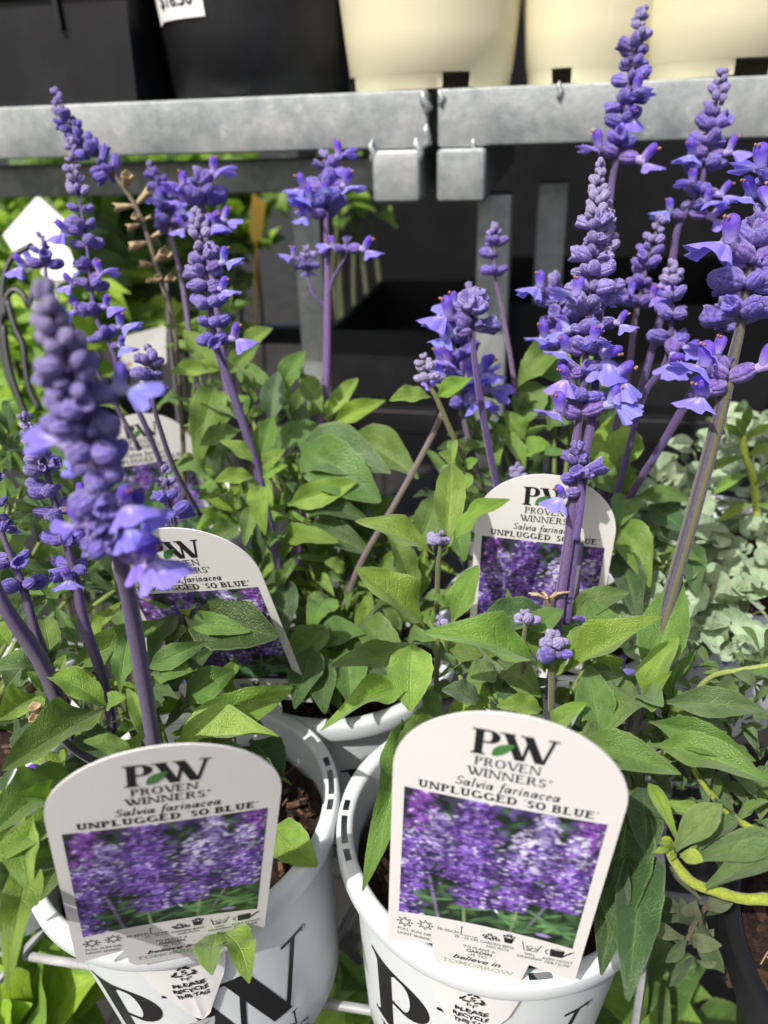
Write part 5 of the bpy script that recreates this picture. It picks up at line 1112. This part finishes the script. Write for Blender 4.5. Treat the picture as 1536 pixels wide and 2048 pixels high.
st2 = thing('narrow_shoot_plant', 'bright green shoot with narrow leaves rising out of the silver plant', 'plant', P(1510, 1050, .47))
q = MB(); q.tube(crom([P(1485, 860, .44), P(1490, 910, .44), P(1508, 960, .445), P(1515, 1060, .46)], 14), .0022, 8); obj('stem', q.mesh('stem', [M['stem']]), st2, None, (.40, .48, .06, 0))
for i, (b, t_) in enumerate([((1485, 870), (1500, 812)), ((1484, 880), (1440, 850)), ((1488, 880), (1545, 850)), ((1492, 915), (1545, 890)), ((1490, 915), (1420, 940)), ((1500, 950), (1430, 985)), ((1510, 970), (1560, 930)), ((1512, 1010), (1560, 1020)), ((1510, 1010), (1440, 1040)), ((1486, 875), (1470, 835))]):
    lp(st2, (*b, .44), (*t_, .43), 20, 0, FRESH, i % 3, SPAT)

# ================================================================== behind and below
def bush(label, pts, n, L, kinds, prot=BROAD, sp_=60, dz=.06, group='green plants behind the shelf', wr=.6):
    c = P(*pts[0]); t = thing('garden_plant', label, 'plant', (c.x, c.y, -.6), group)
    for i in range(n):
        px, py, d0 = random.choice(pts); b = P(px + rp(-sp_, sp_), py + rp(-sp_, sp_), d0 + rp(-dz, dz)); d = Vector((rp(-1, 1), rp(-1, .3), rp(-.3, .9))).normalized(); l = L * rp(.6, 1.3)
        leaf(t, b, b + d * l, l * wr * rp(.8, 1.2), rp(-20, 20), random.choice(kinds), None, prot, Vector((rp(-.6, .2), rp(-1, 0), 1)))
    for k in range(7):
        px, py, d0 = pts[k % len(pts)]; top = P(px + rp(-30, 30), py, d0); q = MB(); q.tube(crom([top, top + Vector((rp(-.03, .03), .02, -.25)), Vector((c.x + rp(-.08, .08), c.y + rp(-.05, .05), -.62))], 12), .003, 7); obj('stem', q.mesh('stem', [M['stem']]), t, None, (.14, .17, .06, .3))
    return t
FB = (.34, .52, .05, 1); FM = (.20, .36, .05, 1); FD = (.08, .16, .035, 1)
random.seed(21)
bush('leafy green plant under the shelf behind the white diamond tag', [(30, 400, 1.2), (20, 480, 1.18), (110, 400, 1.2), (60, 560, 1.15), (120, 520, 1.17), (150, 380, 1.18), (10, 560, 1.15)], 190, .06, (FB, FM, FD))
bush('glossy green plant under the shelf beside the dried flower stem', [(230, 400, 1.02), (290, 380, 1.05), (250, 480, 1.05), (330, 420, 1.05), (300, 560, 1.0), (220, 560, .95), (260, 640, .85)], 200, .06, (FM, FM, FB, FD))
bush('sunlit green plant behind the black wire hoops', [(40, 700, .82), (20, 800, .78), (120, 720, .85), (60, 640, .88), (90, 860, .75), (160, 640, .8)], 170, .05, (FB, FB, FM))
bush('green plant behind the yellow label under the shelf', [(430, 380, 1.1), (480, 480, 1.12), (500, 390, 1.15), (440, 560, 1.08), (390, 640, 1.0), (420, 450, 1.1)], 190, .05, (FM, FD, FB))
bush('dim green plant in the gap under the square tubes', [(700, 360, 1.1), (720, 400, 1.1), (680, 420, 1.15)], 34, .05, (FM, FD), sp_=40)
bush('broad crinkled leafy plant growing below the wire bench', [(40, 1980, .50), (110, 2020, .50), (20, 2060, .48), (150, 1960, .53), (70, 1930, .54)], 60, .06, (FB, FM, FM), sp_=40, group=None, wr=.9)
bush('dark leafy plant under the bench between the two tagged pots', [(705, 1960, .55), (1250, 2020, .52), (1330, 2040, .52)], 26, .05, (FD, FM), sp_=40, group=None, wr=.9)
def plate(name, label, cat, corners, mat, th=.0008, group=None, holder=None):
    a = [Vector(q) for q in corners]; n = (a[1] - a[0]).cross(a[2] - a[0]).normalized(); v = a + [q - n * th for q in a]; k = len(a)
    t = thing(name, label, cat, a[-1], group)
    f = [tuple(range(k)), tuple(range(2 * k - 1, k - 1, -1))] + [(i, k + i, k + (i + 1) % k, (i + 1) % k) for i in range(k)]
    obj('card', mk('card', v, f, None, [mat], smooth=False), t)
    if holder:
        q = MB(); q.tube(crom([P(*h) for h in holder], 10), .0016, 6); obj('stake', q.mesh('stake', [mat]), t)
    return t
d1 = plate('plant_label', 'white diamond shaped card standing among the green plants', 'label', [P(75, 392, 1.06), P(6, 470, 1.04), P(60, 555, 1.02), P(104, 540, 1.025), P(140, 450, 1.045)], M['label'], group='white cards behind', holder=[(70, 550, 1.022), (75, 640, 1.025), (80, 900, 1.03)])
o = obj('printed_lines', polymesh('printed_lines', rect(-12, 2, 12, 4.5) + rect(-9, 8, 9, 10) + rect(-10, -5, 8, -3.4), lambda x, y: tuple(P(72 + x * 1.6, 470 - y * 1.6 - x * .25, 1.028)), M['dash']), d1)
plate('plant_label', 'white card lying low behind the violet spike and hoops', 'label', [P(92, 520, .70), P(80, 545, .69), P(112, 572, .69), P(156, 548, .70), P(140, 500, .71), P(108, 470, .72)], M['label'], group='white cards behind', holder=[(112, 570, .695), (115, 680, .71), (120, 900, .74)])
plate('plant_label', 'tilted grey white card above the far arched tag', 'label', [P(332, 650, .70), P(250, 672, .695), P(238, 742, .70), P(333, 726, .705)], M['greycard'], group='white cards behind', holder=[(285, 734, .703), (285, 850, .70), (285, 1000, .70)])
plate('plant_label', 'yellow plant label standing under the shelf near the post', 'label', [P(505, 385, .98), P(497, 460, .96), P(506, 485, .955), P(522, 480, .955), P(532, 405, .975)], M['yellow'], holder=[(512, 480, .957), (510, 620, .96), (505, 900, .97)])
plate('plant_label', 'small yellow label tip behind the open violet flower cluster', 'label', [P(610, 450, .95), P(608, 480, .95), P(622, 482, .95), P(622, 455, .95)], M['yellow'], holder=[(615, 480, .952), (615, 600, .97), (612, 900, 1.0)])
tr_ = thing('wire_trellis', 'curled black coated wire hoops among the green plants', 'trellis', P(40, 830, .62))
for pts in ([(66, 490, .66), (28, 512, .66), (10, 548, .66), (5, 590, .66), (2, 640, .66), (4, 700, .66), (20, 760, .66), (44, 812, .66)], [(9, 640, .655), (11, 600, .655), (27, 580, .655), (47, 590, .655), (58, 612, .655), (66, 585, .655), (82, 572, .655), (100, 580, .655)], [(14, 596, .655), (30, 655, .655), (46, 690, .655), (52, 740, .655), (60, 780, .655), (80, 822, .655)], [(8, 650, .65), (12, 700, .65), (24, 755, .65), (42, 805, .65), (60, 850, .65)], [(334, 560, .66), (340, 660, .66), (350, 760, .66), (360, 860, .66)]):
    q = MB(); q.tube(crom([P(*p) for p in pts], 24), .0028, 10); obj('hoop', q.mesh('hoop', [M['hoop']]), tr_)
